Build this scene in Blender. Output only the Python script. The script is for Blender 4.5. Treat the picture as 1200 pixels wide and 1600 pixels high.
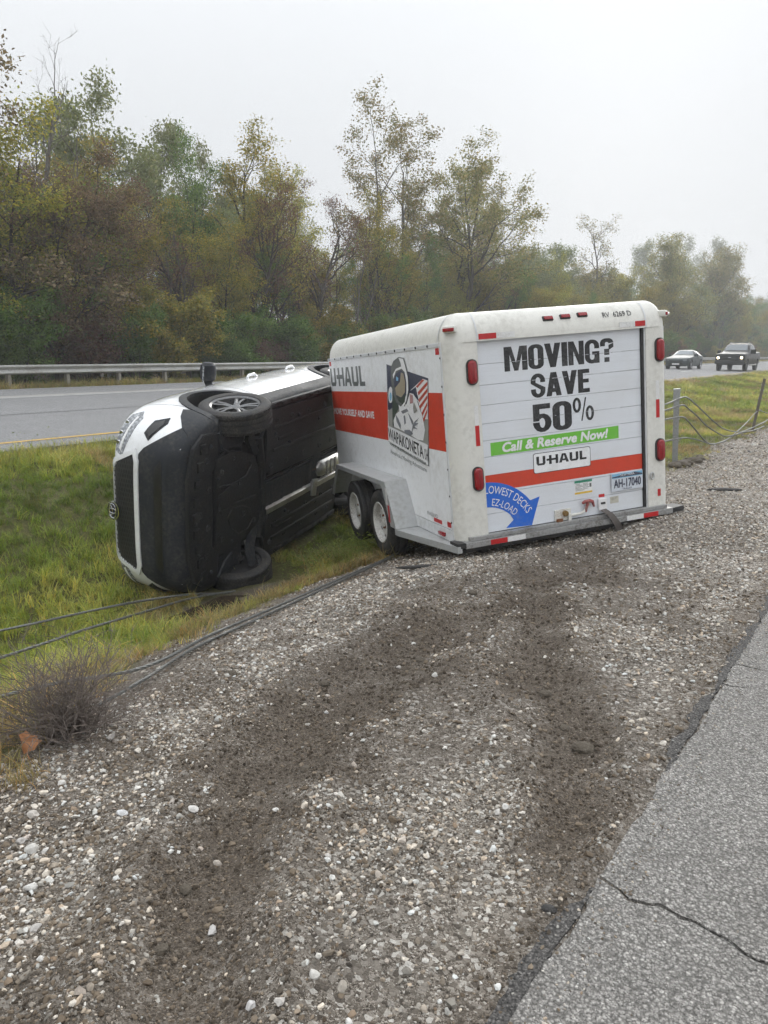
import bpy, bmesh, math, random
import numpy as np
from mathutils import Vector, Matrix, Euler
from mathutils.geometry import tessellate_polygon

for o in list(bpy.data.objects):
    bpy.data.objects.remove(o, do_unlink=True)
SC = bpy.context.scene
COL = SC.collection

# ------------------------------------------------------------------ camera
CAM_Z = 1.5
F_PX = 1150.0                        # focal length in pixels of a 1200 x 1600 frame
PITCH = math.atan(245.0 / F_PX)      # looking a little down
YAW = math.radians(35.9)             # highway runs along +Y, camera looks left of it
cam_data = bpy.data.cameras.new('camera')
cam = bpy.data.objects.new('camera', cam_data)
COL.objects.link(cam)
cam_data.sensor_fit = 'VERTICAL'
cam_data.sensor_height = 36.0
cam_data.sensor_width = 27.0
cam_data.lens = 36.0 * F_PX / 1600.0
cam_data.clip_start = 0.05
cam_data.clip_end = 3000.0
cam.location = (0, 0, CAM_Z)
cam.rotation_euler = (math.pi / 2 - PITCH, 0, YAW)
SC.camera = cam

# ------------------------------------------------------------------ sky and sun (fog, sun behind it)
SUN_EL = math.radians(17.0)
SUN_AZ = math.radians(-18.7)         # from +Y towards +X
world = bpy.data.worlds.new('World')
SC.world = world
world.use_nodes = True
wn, wl = world.node_tree.nodes, world.node_tree.links
wn.clear()
w_out = wn.new('ShaderNodeOutputWorld')
w_bg = wn.new('ShaderNodeBackground')
w_bg.inputs['Strength'].default_value = 0.1
w_sky = wn.new('ShaderNodeTexSky')
w_sky.sky_type = 'NISHITA'
w_sky.sun_disc = False
w_sky.sun_elevation = SUN_EL
w_sky.sun_rotation = SUN_AZ
w_sky.air_density = 1.0
w_sky.dust_density = 2.5
w_sky.ozone_density = 1.0
w_hs = wn.new('ShaderNodeHueSaturation')
w_hs.inputs['Saturation'].default_value = 0.22
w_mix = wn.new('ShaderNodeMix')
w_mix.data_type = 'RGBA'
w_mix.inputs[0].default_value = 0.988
# the even grey-white of the fog, raised steeply towards the zenith to add light from overhead
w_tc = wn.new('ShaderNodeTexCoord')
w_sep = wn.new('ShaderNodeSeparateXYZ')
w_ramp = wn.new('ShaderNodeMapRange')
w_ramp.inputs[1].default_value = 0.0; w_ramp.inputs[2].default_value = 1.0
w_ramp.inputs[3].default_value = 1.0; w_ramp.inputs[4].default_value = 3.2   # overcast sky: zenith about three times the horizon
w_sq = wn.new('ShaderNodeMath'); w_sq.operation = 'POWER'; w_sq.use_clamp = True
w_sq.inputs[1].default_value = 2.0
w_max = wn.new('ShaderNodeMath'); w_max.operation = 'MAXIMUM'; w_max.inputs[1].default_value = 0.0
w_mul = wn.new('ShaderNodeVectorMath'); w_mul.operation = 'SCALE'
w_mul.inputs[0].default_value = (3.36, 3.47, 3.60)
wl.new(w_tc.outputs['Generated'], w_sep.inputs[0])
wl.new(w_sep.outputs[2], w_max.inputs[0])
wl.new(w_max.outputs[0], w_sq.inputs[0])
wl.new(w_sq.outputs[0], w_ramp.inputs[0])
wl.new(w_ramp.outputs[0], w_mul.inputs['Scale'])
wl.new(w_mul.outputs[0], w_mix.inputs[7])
wl.new(w_sky.outputs[0], w_hs.inputs['Color'])
wl.new(w_hs.outputs[0], w_mix.inputs[6])
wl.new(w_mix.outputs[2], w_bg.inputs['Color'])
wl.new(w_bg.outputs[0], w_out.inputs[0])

sun_data = bpy.data.lights.new('sun', 'SUN')
sun_data.energy = 1.5
sun_data.angle = math.radians(40)
sun_data.color = (1.0, 0.97, 0.92)
sun = bpy.data.objects.new('sun', sun_data)
COL.objects.link(sun)
sdir = Vector((math.sin(SUN_AZ) * math.cos(SUN_EL), math.cos(SUN_AZ) * math.cos(SUN_EL), math.sin(SUN_EL)))
sun.rotation_euler = sdir.to_track_quat('Z', 'Y').to_euler()
sun.location = (0, 0, 60)

SC.view_settings.view_transform = 'Standard'
SC.view_settings.look = 'None'
SC.view_settings.gamma = 1.0
SC.view_settings.exposure = 1.06
SC.view_settings.use_curve_mapping = False
SC.render.engine = 'CYCLES'
SC.cycles.use_denoising = True
SC.cycles.max_bounces = 5
SC.cycles.diffuse_bounces = 2
SC.cycles.glossy_bounces = 3
SC.cycles.transmission_bounces = 4
SC.cycles.transparent_max_bounces = 8
SC.cycles.volume_bounces = 1
SC.cycles.use_adaptive_sampling = True
SC.cycles.adaptive_threshold = 0.04

# ------------------------------------------------------------------ helpers
def obj(name, mesh, parent=None, label=None, cat=None, group=None, kind=None, loc=None, rot=None):
    o = bpy.data.objects.new(name, mesh)
    COL.objects.link(o)
    if parent is not None:
        o.parent = parent
    if label: o['label'] = label
    if cat: o['category'] = cat
    if group: o['group'] = group
    if kind: o['kind'] = kind
    if loc is not None: o.location = loc
    if rot is not None: o.rotation_euler = rot
    return o


def empty(name, label, cat, group=None, matrix=None):
    o = obj(name, None, None, label, cat, group)
    o.empty_display_size = 0.2
    if matrix is not None:
        o.matrix_world = matrix
    return o


def copy_tree(src, parent=None):
    c = src.copy()
    COL.objects.link(c)
    if parent is not None:
        c.parent = parent
    for ch in list(src.children):
        copy_tree(ch, c)
    return c


class MB:
    """collects shapes and builds ONE mesh"""
    def __init__(self):
        self.v, self.f, self.m = [], [], []

    def add(self, vs, fs, mi=0):
        b = len(self.v)
        self.v.extend([tuple(p) for p in vs])
        for q in fs:
            self.f.append(tuple(b + i for i in q))
            self.m.append(mi)
        return self

    def box(self, x0, x1, y0, y1, z0, z1, mi=0, M=None, bev=0.0):
        if bev > 0:
            bm = bmesh.new()
            bmesh.ops.create_cube(bm, size=1)
            for v in bm.verts:
                v.co = Vector(((x0 + x1) / 2 + v.co.x * (x1 - x0), (y0 + y1) / 2 + v.co.y * (y1 - y0), (z0 + z1) / 2 + v.co.z * (z1 - z0)))
            bmesh.ops.bevel(bm, geom=bm.edges[:], offset=bev, segments=2, affect='EDGES', profile=0.6)
            self.bm(bm, mi, M)
            return self
        vs = [Vector((x, y, z)) for z in (z0, z1) for y in (y0, y1) for x in (x0, x1)]
        if M is not None: vs = [M @ v for v in vs]
        return self.add(vs, [(0, 2, 3, 1), (4, 5, 7, 6), (0, 1, 5, 4), (2, 6, 7, 3), (0, 4, 6, 2), (1, 3, 7, 5)], mi)

    def bm(self, bm, mi=0, M=None, keepmat=False):
        bm.verts.index_update()
        vs = [v.co.copy() for v in bm.verts]
        if M is not None: vs = [M @ v for v in vs]
        b = len(self.v)
        self.v.extend([tuple(p) for p in vs])
        for q in bm.faces:
            self.f.append(tuple(b + v.index for v in q.verts))
            self.m.append(q.material_index if keepmat else mi)
        bm.free()
        return self

    def prism(self, poly, axis, a, b, mi=0, M=None):
        """2D polygon (list of (u,v)) extruded along axis from a to b. axis x:(y,z) y:(x,z) z:(x,y)"""
        def mk(u, v, w):
            return Vector({'x': (w, u, v), 'y': (u, w, v), 'z': (u, v, w)}[axis])
        n = len(poly)
        vs = [mk(u, v, a) for u, v in poly] + [mk(u, v, b) for u, v in poly]
        if M is not None: vs = [M @ v for v in vs]
        fs = [(i, (i + 1) % n, n + (i + 1) % n, n + i) for i in range(n)]
        tri = tessellate_polygon([[Vector((u, v, 0)) for u, v in poly]])
        fs += [tuple(t) for t in tri] + [tuple(n + i for i in reversed(t)) for t in tri]
        return self.add(vs, fs, mi)

    def tube(self, pts, r, seg=8, mi=0, cap=True, M=None, up=None):
        """tube through points; r a number or list"""
        pts = [Vector(p) for p in pts]
        n = len(pts)
        rs = r if isinstance(r, (list, tuple, np.ndarray)) else [r] * n
        base = len(self.v)
        t0 = (pts[1] - pts[0]).normalized()
        ref = Vector(up) if up else (Vector((0, 0, 1)) if abs(t0.z) < 0.9 else Vector((1, 0, 0)))
        a = t0.cross(ref).normalized()
        vs = []
        for i in range(n):
            t = (pts[min(i + 1, n - 1)] - pts[max(i - 1, 0)]).normalized()
            a = (a - t * a.dot(t))
            if a.length < 1e-6: a = t.orthogonal()
            a.normalize()
            b = t.cross(a)
            for k in range(seg):
                w = 2 * math.pi * k / seg
                vs.append(pts[i] + (a * math.cos(w) + b * math.sin(w)) * rs[i])
        if M is not None: vs = [M @ v for v in vs]
        fs = []
        for i in range(n - 1):
            for k in range(seg):
                k2 = (k + 1) % seg
                fs.append((i * seg + k, i * seg + k2, (i + 1) * seg + k2, (i + 1) * seg + k))
        if cap:
            fs.append(tuple(reversed(range(seg))))
            fs.append(tuple((n - 1) * seg + k for k in range(seg)))
        return self.add(vs, fs, mi)

    def lathe(self, prof, seg=24, mi=0, M=None, axis='x', closed=False):
        """profile list of (radius, along)"""
        n = len(prof)
        vs, fs = [], []
        for k in range(seg):
            w = 2 * math.pi * k / seg
            c, s = math.cos(w), math.sin(w)
            for r, h in prof:
                vs.append({'x': (h, r * c, r * s), 'y': (r * s, h, r * c), 'z': (r * c, r * s, h)}[axis])
        rng = n if closed else n - 1
        for k in range(seg):
            k2 = (k + 1) % seg
            for i in range(rng):
                j = (i + 1) % n
                fs.append((k * n + i, k * n + j, k2 * n + j, k2 * n + i))
        vs = [Vector(v) for v in vs]
        if M is not None: vs = [M @ v for v in vs]
        return self.add(vs, fs, mi)

    def loft(self, rings, mi=0, closed=True, cap=(False, False), M=None):
        n = len(rings[0])
        vs = [Vector(p) for r in rings for p in r]
        if M is not None: vs = [M @ v for v in vs]
        fs = []
        for i in range(len(rings) - 1):
            for k in range(n if closed else n - 1):
                k2 = (k + 1) % n
                fs.append((i * n + k, i * n + k2, (i + 1) * n + k2, (i + 1) * n + k))
        if cap[0]: fs.append(tuple(reversed(range(n))))
        if cap[1]: fs.append(tuple((len(rings) - 1) * n + k for k in range(n)))
        return self.add(vs, fs, mi)

    def mesh(self, name, mats, smooth=0):
        me = bpy.data.meshes.new(name)
        me.from_pydata(self.v, [], self.f)
        for m in (mats if isinstance(mats, (list, tuple)) else [mats]):
            me.materials.append(m)
        if any(self.m):
            me.polygons.foreach_set('material_index', self.m)
        bm = bmesh.new(); bm.from_mesh(me)
        bmesh.ops.recalc_face_normals(bm, faces=bm.faces[:])
        bm.to_mesh(me); bm.free()
        if smooth:
            me.polygons.foreach_set('use_smooth', [True] * len(me.polygons))
            me.set_sharp_from_angle(angle=math.radians(smooth))
        me.update()
        return me

    def build(self, name, mats, parent=None, smooth=0, **kw):
        return obj(name, self.mesh(name, mats, smooth), parent, **kw)


def rrect(x0, x1, y0, y1, r, n=4):
    """rounded rectangle outline, counter-clockwise"""
    out = []
    for cx, cy, a0 in ((x1 - r, y1 - r, 0), (x0 + r, y1 - r, 90), (x0 + r, y0 + r, 180), (x1 - r, y0 + r, 270)):
        for i in range(n + 1):
            a = math.radians(a0 + 90 * i / n)
            out.append((cx + r * math.cos(a), cy + r * math.sin(a)))
    return out


def mesh_np(name, verts, faces_flat, loop_tot, mats, attrs=None, smooth=False):
    """fast mesh from numpy. faces_flat: all loop vertex ids, loop_tot: verts per face"""
    me = bpy.data.meshes.new(name)
    nv, nl, nf = len(verts), len(faces_flat), len(loop_tot)
    me.vertices.add(nv); me.loops.add(nl); me.polygons.add(nf)
    me.vertices.foreach_set('co', np.asarray(verts, np.float32).ravel())
    me.loops.foreach_set('vertex_index', np.asarray(faces_flat, np.int32))
    st = np.zeros(nf, np.int32); st[1:] = np.cumsum(loop_tot)[:-1]
    me.polygons.foreach_set('loop_start', st)
    if smooth:
        me.polygons.foreach_set('use_smooth', np.ones(nf, bool))
    for m in (mats if isinstance(mats, (list, tuple)) else [mats]):
        me.materials.append(m)
    for an, (dom, typ, key, arr) in (attrs or {}).items():
        a = me.attributes.new(an, typ, dom)
        a.data.foreach_set(key, np.asarray(arr, np.float32).ravel())
    me.update(calc_edges=True)
    me.validate()
    return me


# ---- numpy noise
def _hash(ix, iy, seed):
    h = (ix.astype(np.int64) * 374761393 + iy.astype(np.int64) * 668265263 + seed * 1442695041) & 0xFFFFFFFF
    h = ((h ^ (h >> 13)) * 1274126177) & 0xFFFFFFFF
    h = h ^ (h >> 16)
    return (h & 0xFFFFFF) / float(0xFFFFFF)


def vnoise(x, y, seed=0):
    x = np.asarray(x, float); y = np.asarray(y, float)
    ix, iy = np.floor(x), np.floor(y)
    fx, fy = x - ix, y - iy
    fx = fx * fx * (3 - 2 * fx); fy = fy * fy * (3 - 2 * fy)
    a, b = _hash(ix, iy, seed), _hash(ix + 1, iy, seed)
    c, d = _hash(ix, iy + 1, seed), _hash(ix + 1, iy + 1, seed)
    return (a * (1 - fx) + b * fx) * (1 - fy) + (c * (1 - fx) + d * fx) * fy


def fbm(x, y, seed=0, oct=4):
    s, a, t = 0.0, 1.0, 0.0
    for k in range(oct):
        s = s + a * vnoise(np.asarray(x) * 2 ** k, np.asarray(y) * 2 ** k, seed + k)
        t += a; a *= 0.5
    return s / t          # 0..1


def sstep(a, b, x):
    t = np.clip((np.asarray(x, float) - a) / (b - a), 0, 1)
    return t * t * (3 - 2 * t)


# ---- materials
class NT:
    def __init__(self, name):
        self.mat = bpy.data.materials.new(name)
        self.mat.use_nodes = True
        self.n, self.l = self.mat.node_tree.nodes, self.mat.node_tree.links
        self.n.clear()
        self.out = self.n.new('ShaderNodeOutputMaterial')
        self.p = self.n.new('ShaderNodeBsdfPrincipled')
        self.l.new(self.p.outputs[0], self.out.inputs[0])

    def node(self, t, **kw):
        d = self.n.new(t)
        for k, v in kw.items(): setattr(d, k, v)
        return d

    def set(self, sock, val):
        if hasattr(val, 'is_output') or hasattr(val, 'links'): self.l.new(val, sock)
        else: sock.default_value = val

    def coord(self, kind='Object', scale=1.0):
        c = self.node('ShaderNodeTexCoord').outputs[kind]
        if scale == 1.0: return c
        m = self.node('ShaderNodeMapping')
        m.inputs['Scale'].default_value = scale if hasattr(scale, '__len__') else (scale,) * 3
        self.l.new(c, m.inputs[0])
        return m.outputs[0]

    def noise(self, scale, detail=4, rough=0.55, vec=None, col=False):
        t = self.node('ShaderNodeTexNoise')
        t.inputs['Scale'].default_value = scale
        t.inputs['Detail'].default_value = detail
        t.inputs['Roughness'].default_value = rough
        self.l.new(vec if vec is not None else self.coord(), t.inputs['Vector'])
        return t.outputs[1 if col else 0]

    def voro(self, scale, out=0, feature='F1', vec=None, rnd=1.0):
        t = self.node('ShaderNodeTexVoronoi', feature=feature)
        t.inputs['Scale'].default_value = scale
        t.inputs['Randomness'].default_value = rnd
        self.l.new(vec if vec is not None else self.coord(), t.inputs['Vector'])
        return t.outputs[out]

    def ramp(self, fac, stops, interp='LINEAR'):
        r = self.node('ShaderNodeValToRGB')
        r.color_ramp.interpolation = interp
        e = r.color_ramp.elements
        while len(e) < len(stops): e.new(0.5)
        for i, (p, c) in enumerate(stops):
            e[i].position = p
            e[i].color = c if len(c) == 4 else (*c, 1)
        self.l.new(fac, r.inputs[0])
        return r.outputs[0]

    def mix(self, fac, a, b, mode='MIX'):
        m = self.node('ShaderNodeMix', data_type='RGBA', blend_type=mode)
        self.set(m.inputs[0], fac)
        for s, v in ((m.inputs[6], a), (m.inputs[7], b)):
            if isinstance(v, tuple): s.default_value = v if len(v) == 4 else (*v, 1)
            else: self.l.new(v, s)
        return m.outputs[2]

    def math(self, op, a, b=0.0, clamp=False):
        m = self.node('ShaderNodeMath', operation=op)
        m.use_clamp = clamp
        self.set(m.inputs[0], a); self.set(m.inputs[1], b)
        return m.outputs[0]

    def mapr(self, v, a, b, c=0.0, d=1.0):
        m = self.node('ShaderNodeMapRange')
        self.l.new(v, m.inputs[0])
        for i, q in enumerate((a, b, c, d)): m.inputs[i + 1].default_value = q
        return m.outputs[0]

    def attr(self, name, kind='GEOMETRY', out=0):
        a = self.node('ShaderNodeAttribute', attribute_type=kind)
        a.attribute_name = name
        return a.outputs[out]

    def bump(self, h, dist=0.01, strength=1.0, prev=None):
        b = self.node('ShaderNodeBump')
        b.inputs['Distance'].default_value = dist
        b.inputs['Strength'].default_value = strength
        self.l.new(h, b.inputs['Height'])
        if prev is not None: self.l.new(prev, b.inputs['Normal'])
        return b.outputs[0]

    def done(self, color=None, rough=None, metal=None, normal=None, spec=None, **kw):
        p = self.p
        if color is not None:
            if isinstance(color, tuple): p.inputs['Base Color'].default_value = color if len(color) == 4 else (*color, 1)
            else: self.l.new(color, p.inputs['Base Color'])
        if rough is not None: self.set(p.inputs['Roughness'], rough)
        if metal is not None: self.set(p.inputs['Metallic'], metal)
        if spec is not None: self.set(p.inputs['Specular IOR Level'], spec)
        if normal is not None: self.l.new(normal, p.inputs['Normal'])
        for k, v in kw.items(): self.set(p.inputs[k.replace('_', ' ')], v)
        return self.mat


def worn(name, col, rough=0.5, metal=0.0, dirt=(0.12, 0.10, 0.08), amount=0.25, scale=3.0, bump=0.0, spec=0.5, coat=0.0, var=0.1):
    """painted / plastic / metal surface with uneven tone, grime and roughness"""
    t = NT(name)
    n1 = t.noise(scale, 6, 0.65)
    n2 = t.noise(scale * 9, 5, 0.6)
    g = t.mapr(t.math('MULTIPLY', n1, n2), 0.22, 0.42, 0.0, amount)
    c = t.mix(t.mapr(n2, 0.3, 0.7, 0.0, var), col, tuple(x * 0.72 for x in col))
    c = t.mix(g, c, dirt)
    r = t.mapr(n1, 0.3, 0.7, max(rough - 0.1, 0.02), min(rough + 0.12, 1.0))
    nm = t.bump(n2, 0.004, bump) if bump else None
    m = t.done(c, r, metal, nm, spec)
    if coat: t.p.inputs['Coat Weight'].default_value = coat; t.p.inputs['Coat Roughness'].default_value = 0.05
    return m

# ------------------------------------------------------------------ terrain (X across the highway, Y along it)
PX = np.array([-400, -120, -60, -32, -26, -23.2, -21.6, -20.4, -9.3, -8.6, -7.6, -6.7, -6.1, -5.55, -4.8, -4.1, -3.5, -2.9, -2.2, -1.4, -0.64, 0.2, 400.0])
PZ = np.array([3.0, 2.0, 1.0, 0.25, 0.30, 0.50, 0.53, 0.52, 0.32, 0.24, -0.02, -0.46, -0.72, -0.84, -0.70, -0.46, -0.27, -0.12, -0.06, -0.015, -0.004, -0.03, -0.03])
PF = np.array([3.0, 2.0, 1.0, 0.25, 0.30, 0.50, 0.53, 0.52, 0.32, 0.28, 0.18, 0.08, 0.02, -0.03, -0.06, -0.08, -0.07, -0.04, -0.03, -0.02, -0.015, -0.03, -0.03])


def seg_dist(x, y, pts):
    """distance to a polyline and the width interpolated along it"""
    best = np.full(np.shape(x), 1e9); wid = np.zeros(np.shape(x)); tt = np.zeros(np.shape(x))
    n = len(pts) - 1
    for i in range(n):
        (ax, ay, aw), (bx, by, bw) = pts[i], pts[i + 1]
        dx, dy = bx - ax, by - ay
        t = np.clip(((x - ax) * dx + (y - ay) * dy) / (dx * dx + dy * dy), 0, 1)
        d = np.hypot(x - ax - t * dx, y - ay - t * dy)
        m = d < best
        best = np.where(m, d, best); wid = np.where(m, aw + (bw - aw) * t, wid); tt = np.where(m, (i + t) / n, tt)
    return best, wid, tt


TRACKS = []      # filled below: (points, depth)


def base_z(x, y):
    x = np.asarray(x, float); y = np.asarray(y, float)
    k = sstep(7.5, 13.0, y)
    return np.interp(x, PX, PZ) * (1 - k) + np.interp(x, PX, PF) * k


def ground_z(x, y):
    x = np.asarray(x, float); y = np.asarray(y, float)
    z = base_z(x, y)
    soft = sstep(-0.62, -1.0, x) * sstep(-9.2, -8.6, x)
    z = z + soft * ((fbm(x * 0.9, y * 0.9, 3, 3) - 0.5) * 0.10 + (fbm(x * 5, y * 5, 8, 3) - 0.5) * 0.035)
    # bank of gravel ploughed up against the trailer's right rear corner
    z = z + 0.17 * np.exp(-(((x + 1.75) / 0.75) ** 2 + ((y - 7.0) / 0.9) ** 2))
    z = z + 0.05 * np.exp(-(((x + 2.9) / 0.25) ** 2 + ((y - 10.6) / 0.7) ** 2))
    # wheels ploughed ruts through the gravel, banks thrown up on both sides
    for pts, dep in TRACKS:
        d, w, t = seg_dist(x, y, pts)
        q = d / np.maximum(w, 1e-3)
        z = z - dep * np.exp(-(q * 1.3) ** 2) + 0.6 * dep * np.exp(-((q - 1.35) / 0.4) ** 2)
    # dug-out muddy hollow by the car's lower wheel
    z = z - 0.06 * np.exp(-(((x + 4.85) / 0.40) ** 2 + ((y - 4.15) / 0.6) ** 2))
    # beyond the guardrail: uneven wood floor
    wood = sstep(-24.0, -30.0, x)
    return z + wood * (fbm(x * 0.15, y * 0.15, 21, 3) - 0.5) * 1.0


TRACKS.append(([(-1.95, 5.3, .30), (-2.08, 4.34, .30), (-2.15, 3.4, .30), (-2.08, 2.6, .27), (-1.95, 2.0, .22), (-1.66, 1.45, .18), (-1.42, 1.12, .17), (-1.15, 0.8, .17), (-0.8, 0.3, .17)], 0.055))
TRACKS.append(([(-1.75, 4.1, .10), (-1.41, 3.2, .17), (-1.19, 2.9, .19), (-0.97, 2.6, .17), (-0.82, 2.3, .12), (-0.76, 2.0, .09)], 0.040))
GRASS_Y = [-30, 0.0, 0.7, 1.1, 1.5, 2.0, 2.5, 3.2, 4.0, 5.2, 6.5, 8.0, 10.4, 12.3, 18, 60, 600]
GRASS_X = [-2.4, -2.4, -2.45, -2.55, -2.8, -3.3, -3.65, -3.95, -4.2, -4.35, -4.3, -3.4, -2.75, -2.7, -2.7, -2.8, -2.8]


def grass_edge(y):
    return np.interp(y, GRASS_Y, GRASS_X)


def zones(x, y):
    """grass 0..1, dirt 0..1, wood 0..1"""
    e = grass_edge(y) + (fbm(x * 1.7, y * 1.7, 31, 4) - 0.5) * 0.7
    g = sstep(0.10, -0.22, x - e) * sstep(-9.35, -9.15, x)
    g = np.maximum(g, sstep(-21.2, -21.9, x))
    dirt = np.zeros(np.shape(x))
    for k, (pts, dep) in enumerate(TRACKS):
        d, w, t = seg_dist(x, y, pts)
        n = fbm(x * 3.1, y * 3.1, 40 + k, 4)
        n2 = fbm(x * 10, y * 10, 47 + k, 3)
        dirt = np.maximum(dirt, sstep(2.7, 0.1, d / np.maximum(w, 0.02) + (n - 0.5) * 3.2 + (n2 - .5) * 1.0) * (0.50 + 0.8 * fbm(x * 4, y * 4, 50, 4)))
    # ravelled dark strip along the asphalt, loose soil patches, bare soil under the cables
    dirt = np.maximum(dirt, 0.6 * sstep(0.16, 0.0, np.abs(x + 0.66) + (fbm(x * 6, y * 3, 60, 3) - 0.5) * 0.25))
    pat = sstep(0.50, 0.70, fbm(x * 1.4 + 7, y * 1.4, 71, 5))
    dirt = np.maximum(dirt, 0.55 * pat * sstep(-0.7, -1.0, x) * sstep(12, 7, y))
    dirt = np.maximum(dirt, 0.7 * sstep(0.75, 0.1, np.abs(x - e - 0.28)) * sstep(8, 5, y) * fbm(x * 2.5, y * 2.5, 77, 3) * 1.3)
    mud = np.exp(-(((x + 4.85) / 0.50) ** 2 + ((y - 4.35) / 0.85) ** 2))
    dirt = np.maximum(dirt, np.clip(1.6 * mud, 0, 1))
    g = g * (1 - np.clip(mud * 1.7 - 0.2, 0, 1))
    wood = sstep(-22.3, -24.0, x)
    return g, np.clip(dirt, 0, 1), wood

# ------------------------------------------------------------------ ground sheet
def gaps(segs):
    out = []
    for a, b, st in segs:
        out += list(np.arange(a, b - 1e-6, st))
    return np.array(out + [segs[-1][1]])


def make_ground():
    xs = gaps([(-420, -120, 60), (-120, -40, 10), (-40, -22, 1.0), (-22, -9.6, 1.6), (-9.6, -6.0, 0.12), (-6.0, -3.2, 0.06), (-3.2, -0.5, 0.028), (-0.5, 0.6, 0.15), (0.6, 12, 3), (12, 420, 68)])
    ys = gaps([(-200, -20, 20), (-20, -2, 1.0), (-2, 0.4, 0.12), (0.4, 3.6, 0.028), (3.6, 7.6, 0.05), (7.6, 14, 0.11), (14, 30, 0.4), (30, 90, 2), (90, 700, 20)])
    X, Y = np.meshgrid(xs, ys)
    Z = ground_z(X, Y)
    near = sstep(-0.66, -0.8, X) * sstep(-5.5, -4.5, X)
    Z = Z + near * (fbm(X * 22, Y * 22, 5, 3) - 0.5) * 0.022
    G, D, Wd = zones(X, Y)
    nx, ny = len(xs), len(ys)
    idx = np.arange(nx * ny).reshape(ny, nx)
    quads = np.stack([idx[:-1, :-1], idx[:-1, 1:], idx[1:, 1:], idx[1:, :-1]], -1).reshape(-1, 4)
    col = np.stack([G, D, Wd, np.ones_like(G)], -1).reshape(-1, 4)
    me = mesh_np('ground', np.stack([X, Y, Z], -1).reshape(-1, 3), quads.ravel(), np.full(len(quads), 4), mat_ground(),
                 {'zone': ('POINT', 'FLOAT_COLOR', 'color', col)}, smooth=True)
    return obj('ground', me, kind='structure', label='gravel shoulder and grassy ditch between the two carriageways', cat='ground')


def mat_ground():
    t = NT('ground')
    co = t.coord()
    sep = t.node('ShaderNodeSeparateColor')
    t.l.new(t.attr('zone'), sep.inputs[0])
    grass, dirt, wood = sep.outputs[0], sep.outputs[1], sep.outputs[2]
    # crushed stone fines: three sizes of grain over brown grit
    def cells(sc):
        d = t.node('ShaderNodeTexVoronoi'); d.inputs['Scale'].default_value = sc
        t.l.new(co, d.inputs['Vector'])
        q = t.node('ShaderNodeSeparateColor'); t.l.new(d.outputs[1], q.inputs[0])
        return d.outputs[0], q.outputs[0], q.outputs[1]
    d1, r1, g1 = cells(70); d2, r2, g2 = cells(170); d3, r3, g3 = cells(400)
    c1 = t.ramp(r1, [(0, (.065, .054, .043)), (.35, (.20, .174, .144)), (.7, (.37, .335, .29)), (1, (.66, .63, .58))])
    c2 = t.ramp(r2, [(0, (.058, .048, .038)), (.45, (.195, .168, .138)), (.8, (.36, .325, .28)), (1, (.62, .585, .53))])
    c3 = t.ramp(r3, [(0, (.046, .037, .029)), (.5, (.18, .152, .122)), (1, (.44, .395, .34))])
    fine = t.mix(t.mapr(g2, .45, .55), c3, c2)
    grav = t.mix(t.mapr(g1, .58, .66), fine, c1)
    big = t.mapr(t.noise(1.7, 6, .62, co), .32, .68, .72, 1.28)
    grav = t.mix(1.0, grav, big, 'MULTIPLY')
    n3 = t.noise(60, 6, .75, co)
    soil = t.mix(t.mapr(n3, .35, .65), (.040, .031, .023), (.130, .106, .083))
    soil = t.mix(.45, soil, t.mix(1.0, fine, (.78, .72, .66), 'MULTIPLY'))
    patch_ = t.math('MULTIPLY', t.math('SUBTRACT', t.noise(7, 6, .7, co), .5), 1.1)
    dm = t.mapr(t.math('ADD', dirt, patch_), .12, .95)
    c = t.mix(dm, grav, soil)
    thatch = t.ramp(t.noise(26, 6, .7, co), [(.3, (.055, .058, .018)), (.55, (.12, .115, .040)), (.75, (.20, .17, .08))])
    c = t.mix(t.mapr(grass, .25, .75), c, thatch)
    litter = t.ramp(t.noise(3.5, 6, .7, co), [(.3, (.03, .025, .014)), (.6, (.085, .065, .035)), (.8, (.10, .10, .04))])
    c = t.mix(wood, c, litter)
    hgt = t.math('ADD', t.math('MULTIPLY', d1, -.55), t.math('MULTIPLY', d2, -.45))
    hgt = t.math('ADD', hgt, t.math('MULTIPLY', n3, .9))
    nb = t.bump(hgt, .016, 1.0)
    rough = t.mapr(dm, 0, 1, .9, .8)
    return t.done(c, rough, 0, nb, .3)


make_ground()

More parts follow.
